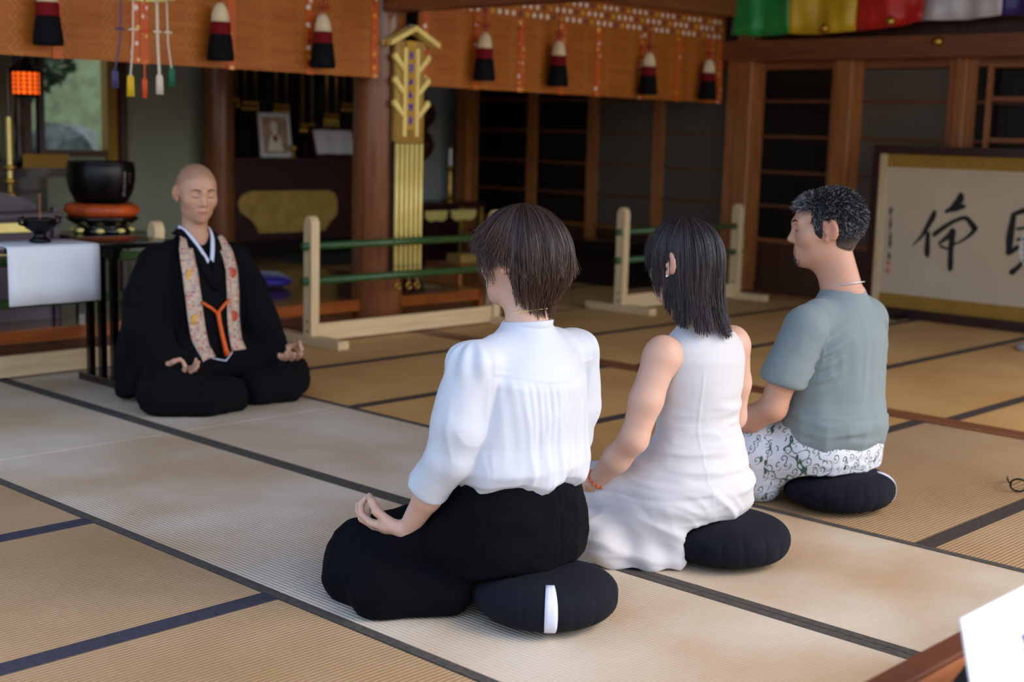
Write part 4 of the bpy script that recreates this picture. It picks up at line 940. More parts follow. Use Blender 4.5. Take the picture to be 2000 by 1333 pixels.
def on_face(Fd, c, R, s, x, z, lift=.0006):
    ys = np.arange(.14, .03, -.0006); Pq = np.stack([np.full_like(ys, x), ys, np.full_like(ys, z)], -1)*s@R.T+np.array(c)
    d = Fd.sample(Pq); k = int(np.argmax(d < 0)); return tuple(np.array(c)+R @ (np.array((x, ys[k]+lift, z))*s))
def hand(Fd, w, f, n, side, size=1.0, pose='mudra'):
    """w wrist, f towards the fingers, n out of the palm; side=+1 right hand, -1 left"""
    f = np.array(f, float); f /= np.linalg.norm(f); n = np.array(n, float); n -= f*(n@f); n /= np.linalg.norm(n); s = np.cross(f, n)*side; w = np.array(w, float)
    Q = lambda a, b, c: w+size*(a*f+b*s+c*n)
    K = [(.088, .029, 0), (.092, .010, -.002), (.088, -.010, -.002), (.080, -.028, 0)]
    for (a, b, c) in K:
        Fd.limb(Q(.006, b*.55, 0), Q(a*.55, b*.85, -.002), .0155*size, .0135*size, .012); Fd.limb(Q(a*.55, b*.85, -.002), Q(a, b, c), .0135*size, .0105*size, .010)
    Fd.limb(Q(.018, .020, .004), Q(.048, .036, .010), .0145*size, .0125*size, .012); Fd.limb(Q(.02, -.022, .004), Q(.055, -.024, .004), .012*size, .011*size, .012)
    def fing(pts, r0, r1, k=.003):
        m = len(pts); r0 *= 1.06; r1 *= 1.08
        for i in range(m-1): Fd.limb(Q(*pts[i]), Q(*pts[i+1]), (r0+(r1-r0)*i/(m-1))*size, (r0+(r1-r0)*(i+1)/(m-1))*size, k)
    if pose == 'mudra':
        fing([K[0], (.122, .034, .016), (.127, .042, .040), (.114, .046, .056)], .0092, .0068)
        fing([(.040, .034, .010), (.062, .056, .022), (.084, .060, .044), (.103, .052, .060)], .0122, .0080, .006)
        fl_ = (.5, .62, .75)
    else:
        fing([K[0], (.128, .036, .010), (.150, .038, .022), (.165, .038, .036)], .0092, .0066)
        fing([(.040, .034, .010), (.062, .056, .016), (.085, .062, .030), (.103, .060, .044)], .0122, .0080, .006)
        fl_ = (.45, .5, .6)
    for j, (kk, L1, L2, L3) in enumerate(((K[1], .044, .028, .020), (K[2], .041, .026, .020), (K[3], .033, .020, .018))):
        a = fl_[j]; p0 = np.array(kk); d = lambda t, L: np.array((math.cos(t)*L, -.05*L*(j+.2), math.sin(t)*L))
        p1 = p0+d(a*.6, L1); p2 = p1+d(a*1.6, L2); p3 = p2+d(a*2.3, L3); fing([tuple(p0), tuple(p1), tuple(p2), tuple(p3)], .0090-.0006*j, .0066-.0004*j)
    return Q

def garment(name, Fd, mat, parent, disp=None, smooth=2, tint=None, move=None):
    P, F = Fd.verts(smooth)
    if disp is not None: N = normals(P, F); P = P+N*disp(P, N)[:, None]
    if move is not None: P = move(P)
    return link(name, np_mesh(name, P, F, True, None if tint is None else tint(P)), mat, parent)
def sstep(a, b, x): t = np.clip((x-a)/(b-a), 0, 1); return t*t*(3-2*t)
def folds(P, scale, seed, stretch=(1, 1, 1), amp=.004):
    """ridged cloth folds"""
    n1 = vnoise(P*np.array(stretch), scale, seed); n2 = vnoise(P*np.array(stretch), scale*2.1, seed+3)
    return amp*((1-np.abs(n1)*2)+.4*(1-np.abs(n2)*2))

def strands_mesh(name, S, r0, r1, cols, outward):
    """S: N x M x 3 strand points -> one mesh of thin three-sided strands"""
    N, M, _ = S.shape; T = np.gradient(S, axis=1); T /= np.maximum(np.linalg.norm(T, axis=2, keepdims=True), 1e-9)
    O = outward-T*(outward*T).sum(2, keepdims=True); O /= np.maximum(np.linalg.norm(O, axis=2, keepdims=True), 1e-9); B = np.cross(T, O)
    rr = (r0+(r1-r0)*np.linspace(0, 1, M)**2)[None, :, None]
    if np.ndim(r0) == 0: pass
    V = np.stack([S+O*rr*.8, S+B*rr*1.3-O*rr*.3, S-B*rr*1.3-O*rr*.3], 2)     # N M 3 3
    idx = np.arange(N*M*3).reshape(N, M, 3); F = []
    for k in range(3):
        k2 = (k+1) % 3; F.append(np.stack([idx[:, :-1, k], idx[:, :-1, k2], idx[:, 1:, k2], idx[:, 1:, k]], -1).reshape(-1, 4))
    C = np.repeat(cols.reshape(-1, 3), 3, axis=0) if cols.ndim == 3 else np.repeat(cols, M*3, axis=0)
    return V.reshape(-1, 3), np.concatenate(F), C

def hair_style(name, parent, keys, c, R, s, n, seed, col_fn, clumps=110, thin=.0010, flyaway=60, base_scale=.955, short=0, cut=.7, lift=.02, pulls=(.15, .75), tip=None, wave=.0, flick=.1, base_end=.93):
    g = np.random.default_rng(seed); az = np.array([k for k, _ in keys], float); K = 26
    prof = []
    for _, p in keys:
        q = np.array(spline(p, 8)); d = np.r_[0, np.cumsum(np.linalg.norm(np.diff(q, axis=0), axis=1))]; u = np.linspace(0, d[-1], K)
        prof.append(np.stack([np.interp(u, d, q[:, 0]), np.interp(u, d, q[:, 1])], 1))
    prof = np.array(prof)
    azx = np.r_[az, az[0]+360]; px_ = np.concatenate([prof, prof[:1]])
    def surf(a, u, k=1.0):
        a = (a-az[0]) % 360+az[0]; i = np.clip(np.searchsorted(azx, a, 'right')-1, 0, len(az)-1); t = (a-azx[i])/(azx[i+1]-azx[i]); t = t*t*(3-2*t)
        f = np.clip(u, 0, 1)*(K-1); j = np.clip(f.astype(int), 0, K-2); w = f-j
        g1 = px_[i, j]*(1-w)[..., None]+px_[i, j+1]*w[..., None]; g2 = px_[i+1, j]*(1-w)[..., None]+px_[i+1, j+1]*w[..., None]
        q = g1*(1-t)[..., None]+g2*t[..., None]; ar = np.radians(a); rad_ = q[..., 0]*k
        zc = q[..., 1]; z = np.where(zc > .0, zc*(.3*k+.7), zc)
        return np.stack([rad_*np.sin(ar), rad_*np.cos(ar)-.012, z], -1)
    # undercoat
    na, nu = 72, 22; A, U = np.meshgrid(np.linspace(0, 360, na, endpoint=False), np.linspace(0, base_end, nu), indexing='ij'); V = surf(A, U, base_scale)
    idx = np.arange(na*nu).reshape(na, nu); i2 = np.roll(idx, -1, 0); F = np.stack([idx[:, :-1], i2[:, :-1], i2[:, 1:], idx[:, 1:]], -1).reshape(-1, 4)[:, ::-1]
    c0 = col_fn(g, na*nu, True)
    # strands grouped in locks
    ca = g.random(clumps)*360; a0 = g.random(n)*360; j = np.argmin(np.abs((a0[:, None]-ca[None]+180) % 360-180), axis=1); M = 15
    u = np.linspace(.02, 1, M)[None]; lay = 1-.05*g.random(n)**1.5; pull = (pulls[0]+pulls[1]*g.random(n))[:, None]
    dlt = ((ca[j]-a0+180) % 360-180)[:, None]; aa = a0[:, None]+dlt*pull*u**2+g.normal(0, 1.2, n)[:, None]*u*2+2.0*np.sin(u*5+g.random((n, 1))*6)*u
    ln = (.80+.22*g.random(n))[:, None]*(1+.05*np.sin(j*2.3))[:, None]
    top = g.random(n) < short; ln = np.where(top[:, None], cut*(.9+.2*g.random(n))[:, None]*(1+.06*np.sin(j*3.1))[:, None], ln)
    S = surf(aa, np.clip(u*ln, 0, 1), 1.0)*1.0
    S[..., :2] *= 1+np.where(top, lift, -.01)[:, None, None]*np.sin(np.pi*np.clip(u*1.1, 0, 1))[..., None]
    S[..., :2] *= 1+(.035*np.sin(j*5.3)[:, None]*u**1.5+wave*np.sin(u*7+j[:, None]*2.1)*u)[..., None]; S[..., 2] += .006*np.cos(j*2.9)[:, None]*u
    S[..., :2] *= (lay[:, None, None]+.012*np.sin(j*1.7)[:, None, None]*u[..., None])
    S = S+g.normal(0, .0012, (n, 1, 3))*u[..., None]
    S[..., :2] *= 1+(flick*(g.random((n, 1))**2)*np.clip((u-.7)/.3, 0, 1)**2)[..., None]
    cols = col_fn(g, n, False)
    if tip is not None: w_ = (sstep(.35, .95, u)*np.where(g.random((n, 1)) < .6, 1, .25)*(.5+.5*g.random((n, 1))))[..., None]; cols = cols[:, None]*(1-w_)+np.array(tip)[None, None]*w_
    if flyaway:
        k = flyaway; S[:k] = S[:k]*(1+.05*g.random((k, 1, 1))*u[:, :, None])+g.normal(0, .006, (k, 1, 3))*u[:, :, None]**2
    S = S@(R.T*s)+np.array(c); O = S-np.array(c)[None, None]
    V2, F2, C2 = strands_mesh(name, S, thin, thin*.35, cols, O)
    V = V.reshape(-1, 3)@(R.T*s)+np.array(c)
    P = np.concatenate([V, V2]); F = np.concatenate([F, F2+len(V)]); T = np.concatenate([c0, C2])
    return link(name, np_mesh(name, P, F, True, T), 'hair', parent)

def ribbon(path, width, Fd, y0, y1, lift=.004, n=10, side=None):
    """cloth band laid on a garment: path of (x, z) points, each pushed onto the surface met from the front"""
    P = spline(path, n); rows = []
    for i, p in enumerate(P):
        d = P[min(i+1, len(P)-1)]-P[max(i-1, 0)]; d = d[:2]/max(np.linalg.norm(d[:2]), 1e-9); nv = np.array([-d[1], d[0]])
        w = width if np.ndim(width) == 0 else np.interp(i/(len(P)-1), np.linspace(0, 1, len(width)), width); row = []
        for t in (-1, -.5, 0, .5, 1):
            q = p[:2]+nv*t*w/2; row.append((q[0], Fd.front(q[0], q[1], y0, y1), q[1]))
        m = max(r[1] for r in row)
        rows.append([(x, max(y, m-.012)+lift, z) for x, y, z in row])
    Y = np.array([[c[1] for c in r] for r in rows])
    for _ in range(3): Y[1:-1] = np.maximum(Y[1:-1], (Y[:-2]+2*Y[1:-1]+Y[2:])/4)
    return [[(c[0], Y[i, j], c[2]) for j, c in enumerate(r)] for i, r in enumerate(rows)]

def zafu(loc, label, rz, tag_az=None, tilt=0, rx=.172, h=.125, seed=0):
    o = empty('meditation_cushion', (loc[0], loc[1], 0), rz); tag(o, label, 'cushion', 'round navy meditation cushions')
    NP = 16; n = NP*12; prof = []
    for k_ in range(25):
        t = -math.pi/2+math.pi*k_/24; prof.append((max(.004, rx*abs(math.cos(t))**.62), h/2+h/2*math.copysign(abs(math.sin(t))**.8, math.sin(t))))
    def fn(r, z, t):
        side = math.exp(-((z-h/2)/(h*.46))**4); pl = abs(math.sin(t*NP/2+.9*math.sin(t*3+seed)+.5*math.sin(t*5+2*seed)+.9*(z/h-.5)*math.sin(t*2+seed)))
        return r*(1-.030*side*(1-pl)**12+.005*side*pl+.008*math.sin(t*2+seed)+.004*math.sin(t*7+z*60+seed))
    b = MB().lathe(prof, n, fn=fn)
    sink = lambda x, y: max(0, (y+.03)/.2)
    b.v = [(x, y, z*(1-.14*min(1, sink(x, y)))) for x, y, z in b.v]
    b.build('cushion_body', 'zafu_cloth', o, True)
    if tag_az is not None:
        P = []; a0 = rad(tag_az)-rz
        for k_ in range(4, 21):
            r, z = prof[k_]; row = []
            for d_ in (-1, -.3, .3, 1): t = a0+d_*.085; x, y = (r+.0035)*math.cos(t), (r+.0035)*math.sin(t); row.append((x, y, z*(1-.14*min(1, sink(x, y)))))
            P.append(row)
        q = MB().grid(P).build('white_tag_strip', 'zafu_tag', o, True); md = q.modifiers.new('thick', 'SOLIDIFY'); md.thickness = .002; md.offset = 0
    return o
# ================================================================== WOMAN IN A WHITE BLOUSE
def person_root(name, loc, rz, body_mesh, mat, label):
    o = link(name, body_mesh, mat); o.location = loc; o.rotation_euler = (0, 0, rz); tag(o, label, 'person', 'people sitting in meditation'); return o
def mirror(p): return (-p[0], p[1], p[2])
def skin_tint(extra=None):
    def fn(P):
        T = np.ones((len(P), 3))+.05*vnoise(P, 30, 2)[:, None]*np.array([.4, 1, 1])
        return T if extra is None else extra(P, T)
    return fn
def face_tint(c, R, s, scalp=None, lips=(.86, .62, .60)):
    def ex(P, T):
        q = (P-np.array(c))@R/s; x, y, z = q.T
        lip = sstep(.024, .019, np.abs(x))*sstep(.011, .008, np.abs(z+.067))*sstep(.070, .078, y)
        T = T*(1-lip[:, None])+T*np.array(lips)*lip[:, None]
        ear = sstep(.076, .082, np.abs(x))*sstep(.05, .04, np.abs(z)); T = T*(1-ear[:, None])+T*np.array((1.0, .84, .80))*ear[:, None]
        if scalp is not None:
            h = sstep(-.006, .012, z-(.062-.55*np.maximum(0, .062-y)*1.1)+.0*x)*sstep(.085, .06, y-.35*(z-.062))
            h = np.maximum(h*sstep(-.03, .0, z), sstep(.03, -.01, y)*sstep(-.055, -.03, z)*sstep(.082, .076, np.abs(x)))
            T = T*(1-h[:, None])+T*np.array(scalp)*h[:, None]
        if scalp is not None:
            bd = sstep(.055, .035, np.abs(x))*sstep(-.045, -.055, z)*sstep(.03, .06, y)*(1-lip); T = T*(1-bd[:, None])+T*np.array((.90, .90, .92))*bd[:, None]
        return np.clip(T, 0, 1.2)
    return ex

def seat_hollow(Fd, x, y): Fd.loft([(-.02, x, y, .15, .15), (.015, x, y, .16, .16), (.035, x, y, .173, .173), (.07, x, y, .178, .178), (.095, x, y, .170, .170), (.112, x, y, .15, .15), (.122, x, y, .10, .10)], .006, 's')
VB = .0036   # voxel of bodies
B1 = (2.362, 2.199, 0)
hc, hR, hs = np.array((.004, .022, .846)), rotz(rad(12)) @ rotx(rad(-4)), .96
Fd = Field((-.36, -.2, .0), (.36, .56, 1.0), VB)
head(Fd, hc, hR, hs, (0, -.012, .69), .049)
Fd.loft([(.14, 0, 0, .15, .10), (.3, 0, 0, .14, .095), (.5, 0, 0, .15, .1), (.6, 0, -.005, .13, .075), (.645, 0, -.008, .07, .05), (.69, 0, -.01, .046, .045)], .02)
for q in (-1, 1):
    Fd.chain([(q*.15, 0, .605), (q*.207, .028, .378), (q*.212, .10, .285), (q*.213, .172, .185)], [.042, .036, .033, .0225], .015)
    Fd.chain([(q*.09, .06, .17), (q*.18, .33, .095), (q*.2, .18, .06)], [.07, .045, .035], .02)
    hand(Fd, (q*.213, .172, .185), (q*.22, .95, -.04), (-q*.55, .12, .83), q, .98)
P, F = Fd.verts(1)
W1 = person_root('person', B1, 0, np_mesh('person', P, F, True, skin_tint(face_tint(hc, hR, hs))(P)), 'skin_fair', 'woman with a short brown bob in white blouse and black trousers, nearest the camera')
# trousers
Fd = Field((-.42, -.2, -.02), (.42, .52, .38), .0055)
Fd.loft([(.085, 0, .01, .145, .10), (.12, 0, 0, .19, .132), (.18, 0, .005, .203, .142), (.25, 0, .0, .190, .130), (.30, 0, 0, .176, .118), (.345, 0, 0, .17, .112)], .01)
for q in (-1, 1):
    m_ = 1 if q < 0 else .84
    Fd.limb((q*.09, .06, .18), (q*.212*m_, .338, .098), .108, .080, .05); Fd.limb((q*.225*m_, .343, .066), (q*.300*m_, .165, .048), .072, .062, .03); Fd.limb((q*.300*m_, .165, .05), (q*.18*m_, .05, .05), .062, .05, .03)
    Fd.limb((q*.16*m_, .2, .06), (q*.27*m_, .3, .05), .09, .07, .04)
Fd.limb((-.1, .25, .06), (.1, .25, .06), .07, .07, .05); seat_hollow(Fd, -.022, -.114); Fd.floor(.002)
def disp(P, N):
    d = folds(P, 13, 5, (1, .45, 1.3), .0045)*sstep(.0, .05, P[:, 2])
    crease = np.exp(-((P[:, 1]-.10-.25*(P[:, 2]-.15))/.012)**2)*sstep(.08, .16, P[:, 2])*(-.010)
    return d*.9+crease-.004*np.exp(-((P[:, 0]-.0)/.006)**2)*(P[:, 1] < 0)
garment('trousers', Fd, 'trouser_black', W1, disp)
# blouse
Fd = Field((-.34, -.2, .26), (.34, .2, .74), .0042)
Fd.loft([(.318, 0, 0, .168, .112), (.332, 0, -.004, .186, .130), (.36, 0, -.005, .192, .134), (.42, 0, -.006, .182, .124), (.50, 0, -.008, .176, .120), (.57, 0, -.01, .170, .114), (.62, 0, -.01, .150, .098), (.655, 0, -.010, .112, .078), (.682, 0, -.008, .072, .064), (.70, 0, -.006, .056, .057)], .008)
for q in (-1, 1):
    Fd.limb((q*.10, -.008, .632), (q*.150, -.005, .612), .045, .050, .03); Fd.ell((q*.172, -.004, .618), (.058, .066, .050), .016)
    Fd.chain([(q*.178, -.003, .59), (q*.203, .012, .47), (q*.213, .032, .385), (q*.221, .082, .315)], [.062, .059, .055, .049], .012)
    Fd.hem((q*.223, .092, .303), (q*.06, .6, -.8), .085, .160, .041)
Fd.limb((0, -.01, .70), (0, 0, .78), .0525, .06, .004, 's')
def disp(P, N):
    x, y, z = P.T; tor = sstep(.175, .165, np.abs(x)); back = sstep(.02, -.03, y)
    yoke = .588-.015*np.cos(x*14); low = sstep(yoke, yoke-.03, z); ph = x*2*math.pi/.019+5*vnoise(P*np.array((1, 1, .35)), 12, 4)
    cen = .35+.65*sstep(.12, .06, np.abs(x)); ga = .0026*np.sin(ph)*low*(.25+.75*sstep(.36, .57, z))*tor*cen*(.6+.5*vnoise(P*np.array((1, 1, .3)), 20, 6))
    seam = .0022*np.exp(-((z-yoke)/.004)**2)*tor*back
    big = folds(P, 10, 8, (1.6, 1, .4), .0065)*low*tor
    slv = (1-tor)*(folds(P, 11, 3, (1.3, 1.3, .3), .0065)*sstep(.62, .5, z)+.004*np.sin(np.arctan2(y, x-np.sign(x)*.17)*9+1)*sstep(.565, .62, z)*sstep(.672, .64, z))
    hem = .006*np.sin(x*34+1.3*np.sin(x*21)+y*25)*sstep(.36, .33, z)*tor
    return ga+seam+big+slv+hem
def move(P):
    P = P.copy(); k = sstep(.37, .32, P[:, 2])*sstep(.185, .165, np.abs(P[:, 0])); P[:, 2] += k*(.005*np.sin(P[:, 0]*41+.6)+.003*np.sin(P[:, 0]*83+P[:, 1]*30)); return P
garment('blouse', Fd, 'blouse_white', W1, disp, 2, None, move)
q = MB()
pts = [[((.0545+dr)*1.04*math.sin(a), -.006+(.0545+dr)*1.08*math.cos(a)-.012*(dz/.03), .690+dz-.012*(1+math.cos(a))*.5) for dr, dz in ((0.004, -.012), (.004, .0), (.001, .016), (-.002, .018), (-.004, .012), (-.002, -.012))] for a in [2*math.pi*k_/40 for k_ in range(41)]]
q.grid([p+[p[0]] for p in pts]).build('stand_collar', 'blouse_white', W1, True)
MB().tube([(.047*math.sin(a), -.012+.047*math.cos(a), .722-.012*math.cos(a)) for a in [2*math.pi*k_/36 for k_ in range(37)]], .0009, 5).build('necklace', 'gold_bright', W1)
def col_w1(g, n, base):
    b = np.array(srgb(22, 15, 14)[:3])
    if base: return np.tile(b*.7, (n, 1))
    k = g.random((n, 1)); h = np.array(srgb(84, 58, 46)[:3]); m = np.where(k > .8, .75, np.where(k > .5, .3, .05)); return b*(1-m)+h*m*(.7+.6*g.random((n, 1)))
bk = [(0, .136), (.036, .128), (.074, .104), (.104, .062), (.119, .010), (.112, -.040), (.084, -.082), (.060, -.116), (.057, -.146)]
keys = [(-180, bk), (-140, [(0, .136), (.034, .127), (.069, .102), (.096, .058), (.109, .006), (.103, -.042), (.080, -.082), (.064, -.114), (.062, -.142)]),
        (-105, [(0, .136), (.032, .126), (.061, .100), (.086, .056), (.097, .006), (.096, -.032), (.089, -.064), (.080, -.090), (.074, -.116)]),
        (-86, [(0, .136), (.032, .126), (.060, .100), (.085, .060), (.094, .034), (.096, .016), (.095, .002), (.093, -.012), (.09, -.022)]),
        (-60, [(0, .136), (.034, .127), (.068, .102), (.095, .066), (.102, .038), (.102, .02), (.101, .006), (.099, -.006), (.097, -.02)]),
        (-20, [(0, .136), (.04, .128), (.078, .106), (.106, .076), (.116, .052), (.117, .04), (.116, .03), (.115, .024), (.114, .018)]),
        (20, [(0, .136), (.04, .128), (.078, .106), (.106, .076), (.116, .052), (.117, .04), (.116, .03), (.115, .024), (.114, .018)]),
        (60, [(0, .136), (.034, .127), (.068, .102), (.095, .056), (.103, .01), (.1, -.02), (.096, -.04), (.092, -.06), (.088, -.075)]),
        (100, [(0, .136), (.034, .126), (.066, .100), (.092, .054), (.104, .004), (.102, -.036), (.088, -.070), (.072, -.096), (.064, -.118)]),
        (140, [(0, .136), (.036, .127), (.074, .102), (.104, .058), (.118, .006), (.111, -.040), (.084, -.080), (.060, -.112), (.057, -.140)])]
hair_style('hair', W1, keys, hc, hR, hs, 6500, 21, col_w1, 120, .0011, 110, short=.55, cut=.74, lift=.045, pulls=(.3, .75), tip=srgb(92, 62, 46)[:3], wave=.014, flick=.22, base_end=.86)
def wisps(parent, c, R, s, n, seed, col, lo, hi, y0=.085):
    g = np.random.default_rng(seed); t = np.linspace(0, 1, 9)[None]; x = -(.066+.014*g.random((n, 1))); S = np.stack([x-.006*np.sin(t*3)+.004*g.normal(size=(n, 1))*t, y0-.035*g.random((n, 1))-.012*t+.01*np.sin(t*4+g.random((n, 1))*3)*t, hi-(hi-lo)*t*(.7+.4*g.random((n, 1)))], -1)
    S = S@(R.T*s)+np.array(c); V, F, C = strands_mesh('w', S, .0007, .0003, np.tile(col, (n, 1)), S-np.array(c)); return link('side_lock', np_mesh('side_lock', V, F, True, C), 'hair', parent)
wisps(W1, hc, hR, hs, 46, 5, np.array(srgb(70, 52, 46)[:3]), -.065, .03)
zafu((2.34, 2.085), 'navy round cushion with a white tag under the woman in black trousers', 0, -134, seed=1)

# ================================================================== WOMAN IN A WHITE SLEEVELESS DRESS
B2 = (3.039, 2.181, 0)
hc, hR, hs = np.array((-.042, .03, .806)), rotz(rad(5)) @ rotx(rad(-6)), .95
Fd = Field((-.36, -.22, .0), (.36, .56, .96), VB)
head(Fd, hc, hR, hs, (-.01, -.014, .65), .048)
Fd.loft([(.14, 0, 0, .14, .10), (.34, 0, 0, .115, .085), (.5, 0, 0, .13, .09), (.56, 0, -.005, .135, .08), (.615, 0, -.010, .10, .058), (.66, -.005, -.012, .05, .046)], .03)
for q in (-1, 1):
    Fd.ell((q*.158, -.002, .570), (.048, .050, .052), .03)
    Fd.chain([(q*.170, .0, .555), (q*.205, .012, .45), (q*.228, .030, .345), (q*.230, .085, .280), (q*.228, .168, .192)], [.046, .043, .037, .036, .0235], .02)
    Fd.chain([(q*.09, .06, .17), (q*.20, .32, .10), (q*.22, .15, .06)], [.07, .045, .035], .02)
    hand(Fd, (q*.228, .168, .192), (q*.1, .95, -.18), (-q*.3, .1, .9), q, .96, 'rest')
P, F = Fd.verts(1)
W2 = person_root('person', B2, 0, np_mesh('person', P, F, True, skin_tint(face_tint(hc, hR, hs))(P)), 'skin_fair', 'woman with shoulder-length dark hair in a white sleeveless dress, sitting in the middle')
Fd = Field((-.46, -.24, -.02), (.42, .54, .68), .005)
Fd.loft([(.10, 0, -.01, .165, .120), (.14, 0, -.012, .192, .142), (.20, 0, -.012, .192, .140), (.28, 0, -.012, .160, .118), (.36, 0, -.012, .132, .100), (.43, 0, -.012, .134, .102), (.50, 0, -.012, .142, .106), (.55, 0, -.014, .146, .102), (.585, 0, -.014, .142, .088), (.61, 0, -.014, .118, .074), (.632, 0, -.012, .088, .060), (.645, 0, -.010, .066, .052)], .008)
for q in (-1, 1):
    # armholes
    Fd.limb((q*.205, .01, .40), (q*.190, .0, .585), .054, .058, .012, 's')
    Fd.limb((q*.09, .06, .17), (q*.225, .37, .10), .112, .086, .05); Fd.limb((q*.24, .37, .07), (q*.275, .08, .05), .078, .062, .03)
Fd.loft([(.0, -.06, .12, .25, .25), (.03, -.06, .115, .245, .24), (.09, -.045, .085, .232, .205), (.15, -.02, .04, .212, .172), (.21, 0, .0, .19, .142)], .03); Fd.limb((-.1, .25, .06), (.1, .25, .06), .08, .08, .06)
Fd.limb((-.01, -.012, .655), (-.01, -.01, .70), .052, .06, .004, 's'); seat_hollow(Fd, .016, -.116); Fd.clip(lambda X, Y, Z: np.minimum(.044-.65*(Y-.95*X)-Z, .114-Z)*.75); Fd.floor(.002)
def disp(P, N):
    x, y, z = P.T
    d = folds(P, 11, 12, (.6, .6, 1.7), .0045)*sstep(.56, .34, z)*sstep(.0, .04, z)
    Q = np.stack([x*.8+z*.9+y*.3, (y-x)*.25, z*.3], 1); d = d+folds(Q, 13, 41, (1, 1, 1), .0065)*sstep(.30, .16, z)*sstep(.0, .04, z)*sstep(.12, -.02, x)
    d = d+.006*np.sin(np.arctan2(y-.1, x)*19+z*20)*sstep(.12, .02, z)*sstep(-.12, -.2, x)
    seam = -.0016*np.exp(-((x-.005)/.0022)**2)*(y < 0)*sstep(.2, .3, z)+.0016*np.exp(-((x+.095)/.0025)**2)*(y < 0)*sstep(.15, .2, z)*sstep(.55, .5, z)
    return d+seam-.0025*np.exp(-((z-.205-.1*x)/.004)**2)*sstep(-.05, -.1, x)
garment('sleeveless_dress', Fd, 'dress_white', W2, disp)
def col_w2(g, n, base):
    b = np.array(srgb(17, 14, 15)[:3])
    if base: return np.tile(b*.7, (n, 1))
    k = g.random((n, 1)); h = np.array(srgb(70, 58, 56)[:3]); m = np.where(k > .8, .7, np.where(k > .5, .3, .05)); return b*(1-m)+h*m*(.7+.6*g.random((n, 1)))
bk = [(0, .131), (.036, .124), (.074, .100), (.101, .056), (.108, .0), (.102, -.06), (.097, -.115), (.101, -.165), (.110, -.215)]
keys = [(-180, bk), (-140, [(0, .131), (.034, .123), (.068, .098), (.093, .052), (.101, .0), (.095, -.06), (.090, -.115), (.094, -.16), (.102, -.205)]),
        (-108, [(0, .131), (.032, .122), (.060, .096), (.084, .048), (.090, .0), (.089, -.05), (.086, -.098), (.086, -.136), (.088, -.175)]),
        (-84, [(0, .131), (.032, .122), (.060, .096), (.084, .052), (.086, .012), (.083, -.03), (.085, -.07), (.085, -.11), (.086, -.145)]),
        (-58, [(0, .131), (.034, .123), (.068, .098), (.094, .056), (.101, .012), (.099, -.02), (.097, -.045), (.095, -.07), (.094, -.095)]),
        (-20, [(0, .131), (.04, .124), (.078, .102), (.106, .072), (.116, .047), (.117, .03), (.116, .02), (.115, .014), (.114, .008)]),
        (20, [(0, .131), (.04, .124), (.078, .102), (.106, .072), (.116, .047), (.117, .03), (.116, .02), (.115, .014), (.114, .008)]),
        (58, [(0, .131), (.034, .123), (.068, .098), (.094, .054), (.101, .01), (.099, -.03), (.097, -.07), (.095, -.1), (.094, -.13)]),
        (105, [(0, .131), (.033, .122), (.064, .096), (.088, .048), (.097, .0), (.093, -.05), (.089, -.1), (.09, -.146), (.094, -.19)]),
        (140, [(0, .131), (.036, .123), (.072, .098), (.098, .052), (.105, .0), (.099, -.06), (.094, -.115), (.098, -.16), (.108, -.208)])]
hair_style('hair', W2, keys, hc, hR, hs, 6500, 31, col_w2, 70, .0013, 90, short=.25, cut=.8, lift=.025, pulls=(.5, .6), tip=srgb(62, 47, 46)[:3], wave=.016, flick=.10, base_end=.70)
e = MB().lathe([(.0005, -.0035), (.0028, -.002), (.0036, 0), (.0028, .002), (.0005, .0035)], 10).build('pearl_earring', 'pearl', W2, True); e.location = tuple(hc+hR @ (np.array((-.0895, .002, -.033))*hs))
for k_ in range(14):
    a = 2*math.pi*k_/14; cen = np.array((-.2285, .150, .212)); ax = np.array((0, .69, -.72)); u = np.array((1., 0, 0)); v = np.cross(ax, u)
    q = MB().lathe([(.0005, -.005), (.004, -.003), (.0052, 0), (.004, .003), (.0005, .005)], 8).build('bracelet_bead', 'bead_orange', W2, True); q.location = tuple(cen+.0285*(math.cos(a)*u+math.sin(a)*v))
cen = np.array((-.2285, .166, .196)); MB().tube([tuple(cen+.0275*(math.cos(2*math.pi*k_/24)*u+math.sin(2*math.pi*k_/24)*v)) for k_ in range(25)], .0016, 5).build('bracelet_chain', 'gold', W2, True)
zafu((3.055, 2.065), 'plain navy round cushion under the woman in the white dress', .5, None, seed=2)

# ================================================================== MAN IN A GREY T-SHIRT
B3 = (3.815, 2.21, 0)
hc, hR, hs = np.array((-.035, .035, .868)), rotz(rad(33)) @ rotx(rad(-2)), 1.03
Fd = Field((-.42, -.24, .0), (.42, .56, 1.02), VB)
head(Fd, hc, hR, hs, (-.005, -.02, .68), .0545, True)
Fd.loft([(.14, 0, 0, .15, .11), (.34, 0, 0, .145, .10), (.5, 0, -.005, .165, .105), (.57, 0, -.008, .16, .095), (.63, 0, -.015, .11, .07), (.68, 0, -.018, .06, .058)], .03)
for q in (-1, 1):
    Fd.chain([(q*.178, 0, .58), (q*.232, .035, .43), (q*.252, .055, .325), (q*.235, .14, .275), (q*.205, .25, .215)], [.050, .046, .040, .040, .027], .02)
    Fd.chain([(q*.09, .07, .16), (q*.27, .32, .095), (q*.18, .16, .06)], [.075, .05, .035], .02)
    hand(Fd, (q*.205, .25, .215), (-q*.45, .85, -.2), (q*.1, .1, 1), q, 1.08, 'rest')
P, F = Fd.verts(1)
FM = Fd
M3 = person_root('person', B3, 0, np_mesh('person', P, F, True, skin_tint(face_tint(hc, hR, hs, None, (.84, .66, .64)))(P)), 'skin_tan', 'man with short greying hair in grey T-shirt and vine-print trousers, sitting at right')
Fd = Field((-.44, -.24, -.02), (.44, .5, .32), .0055)
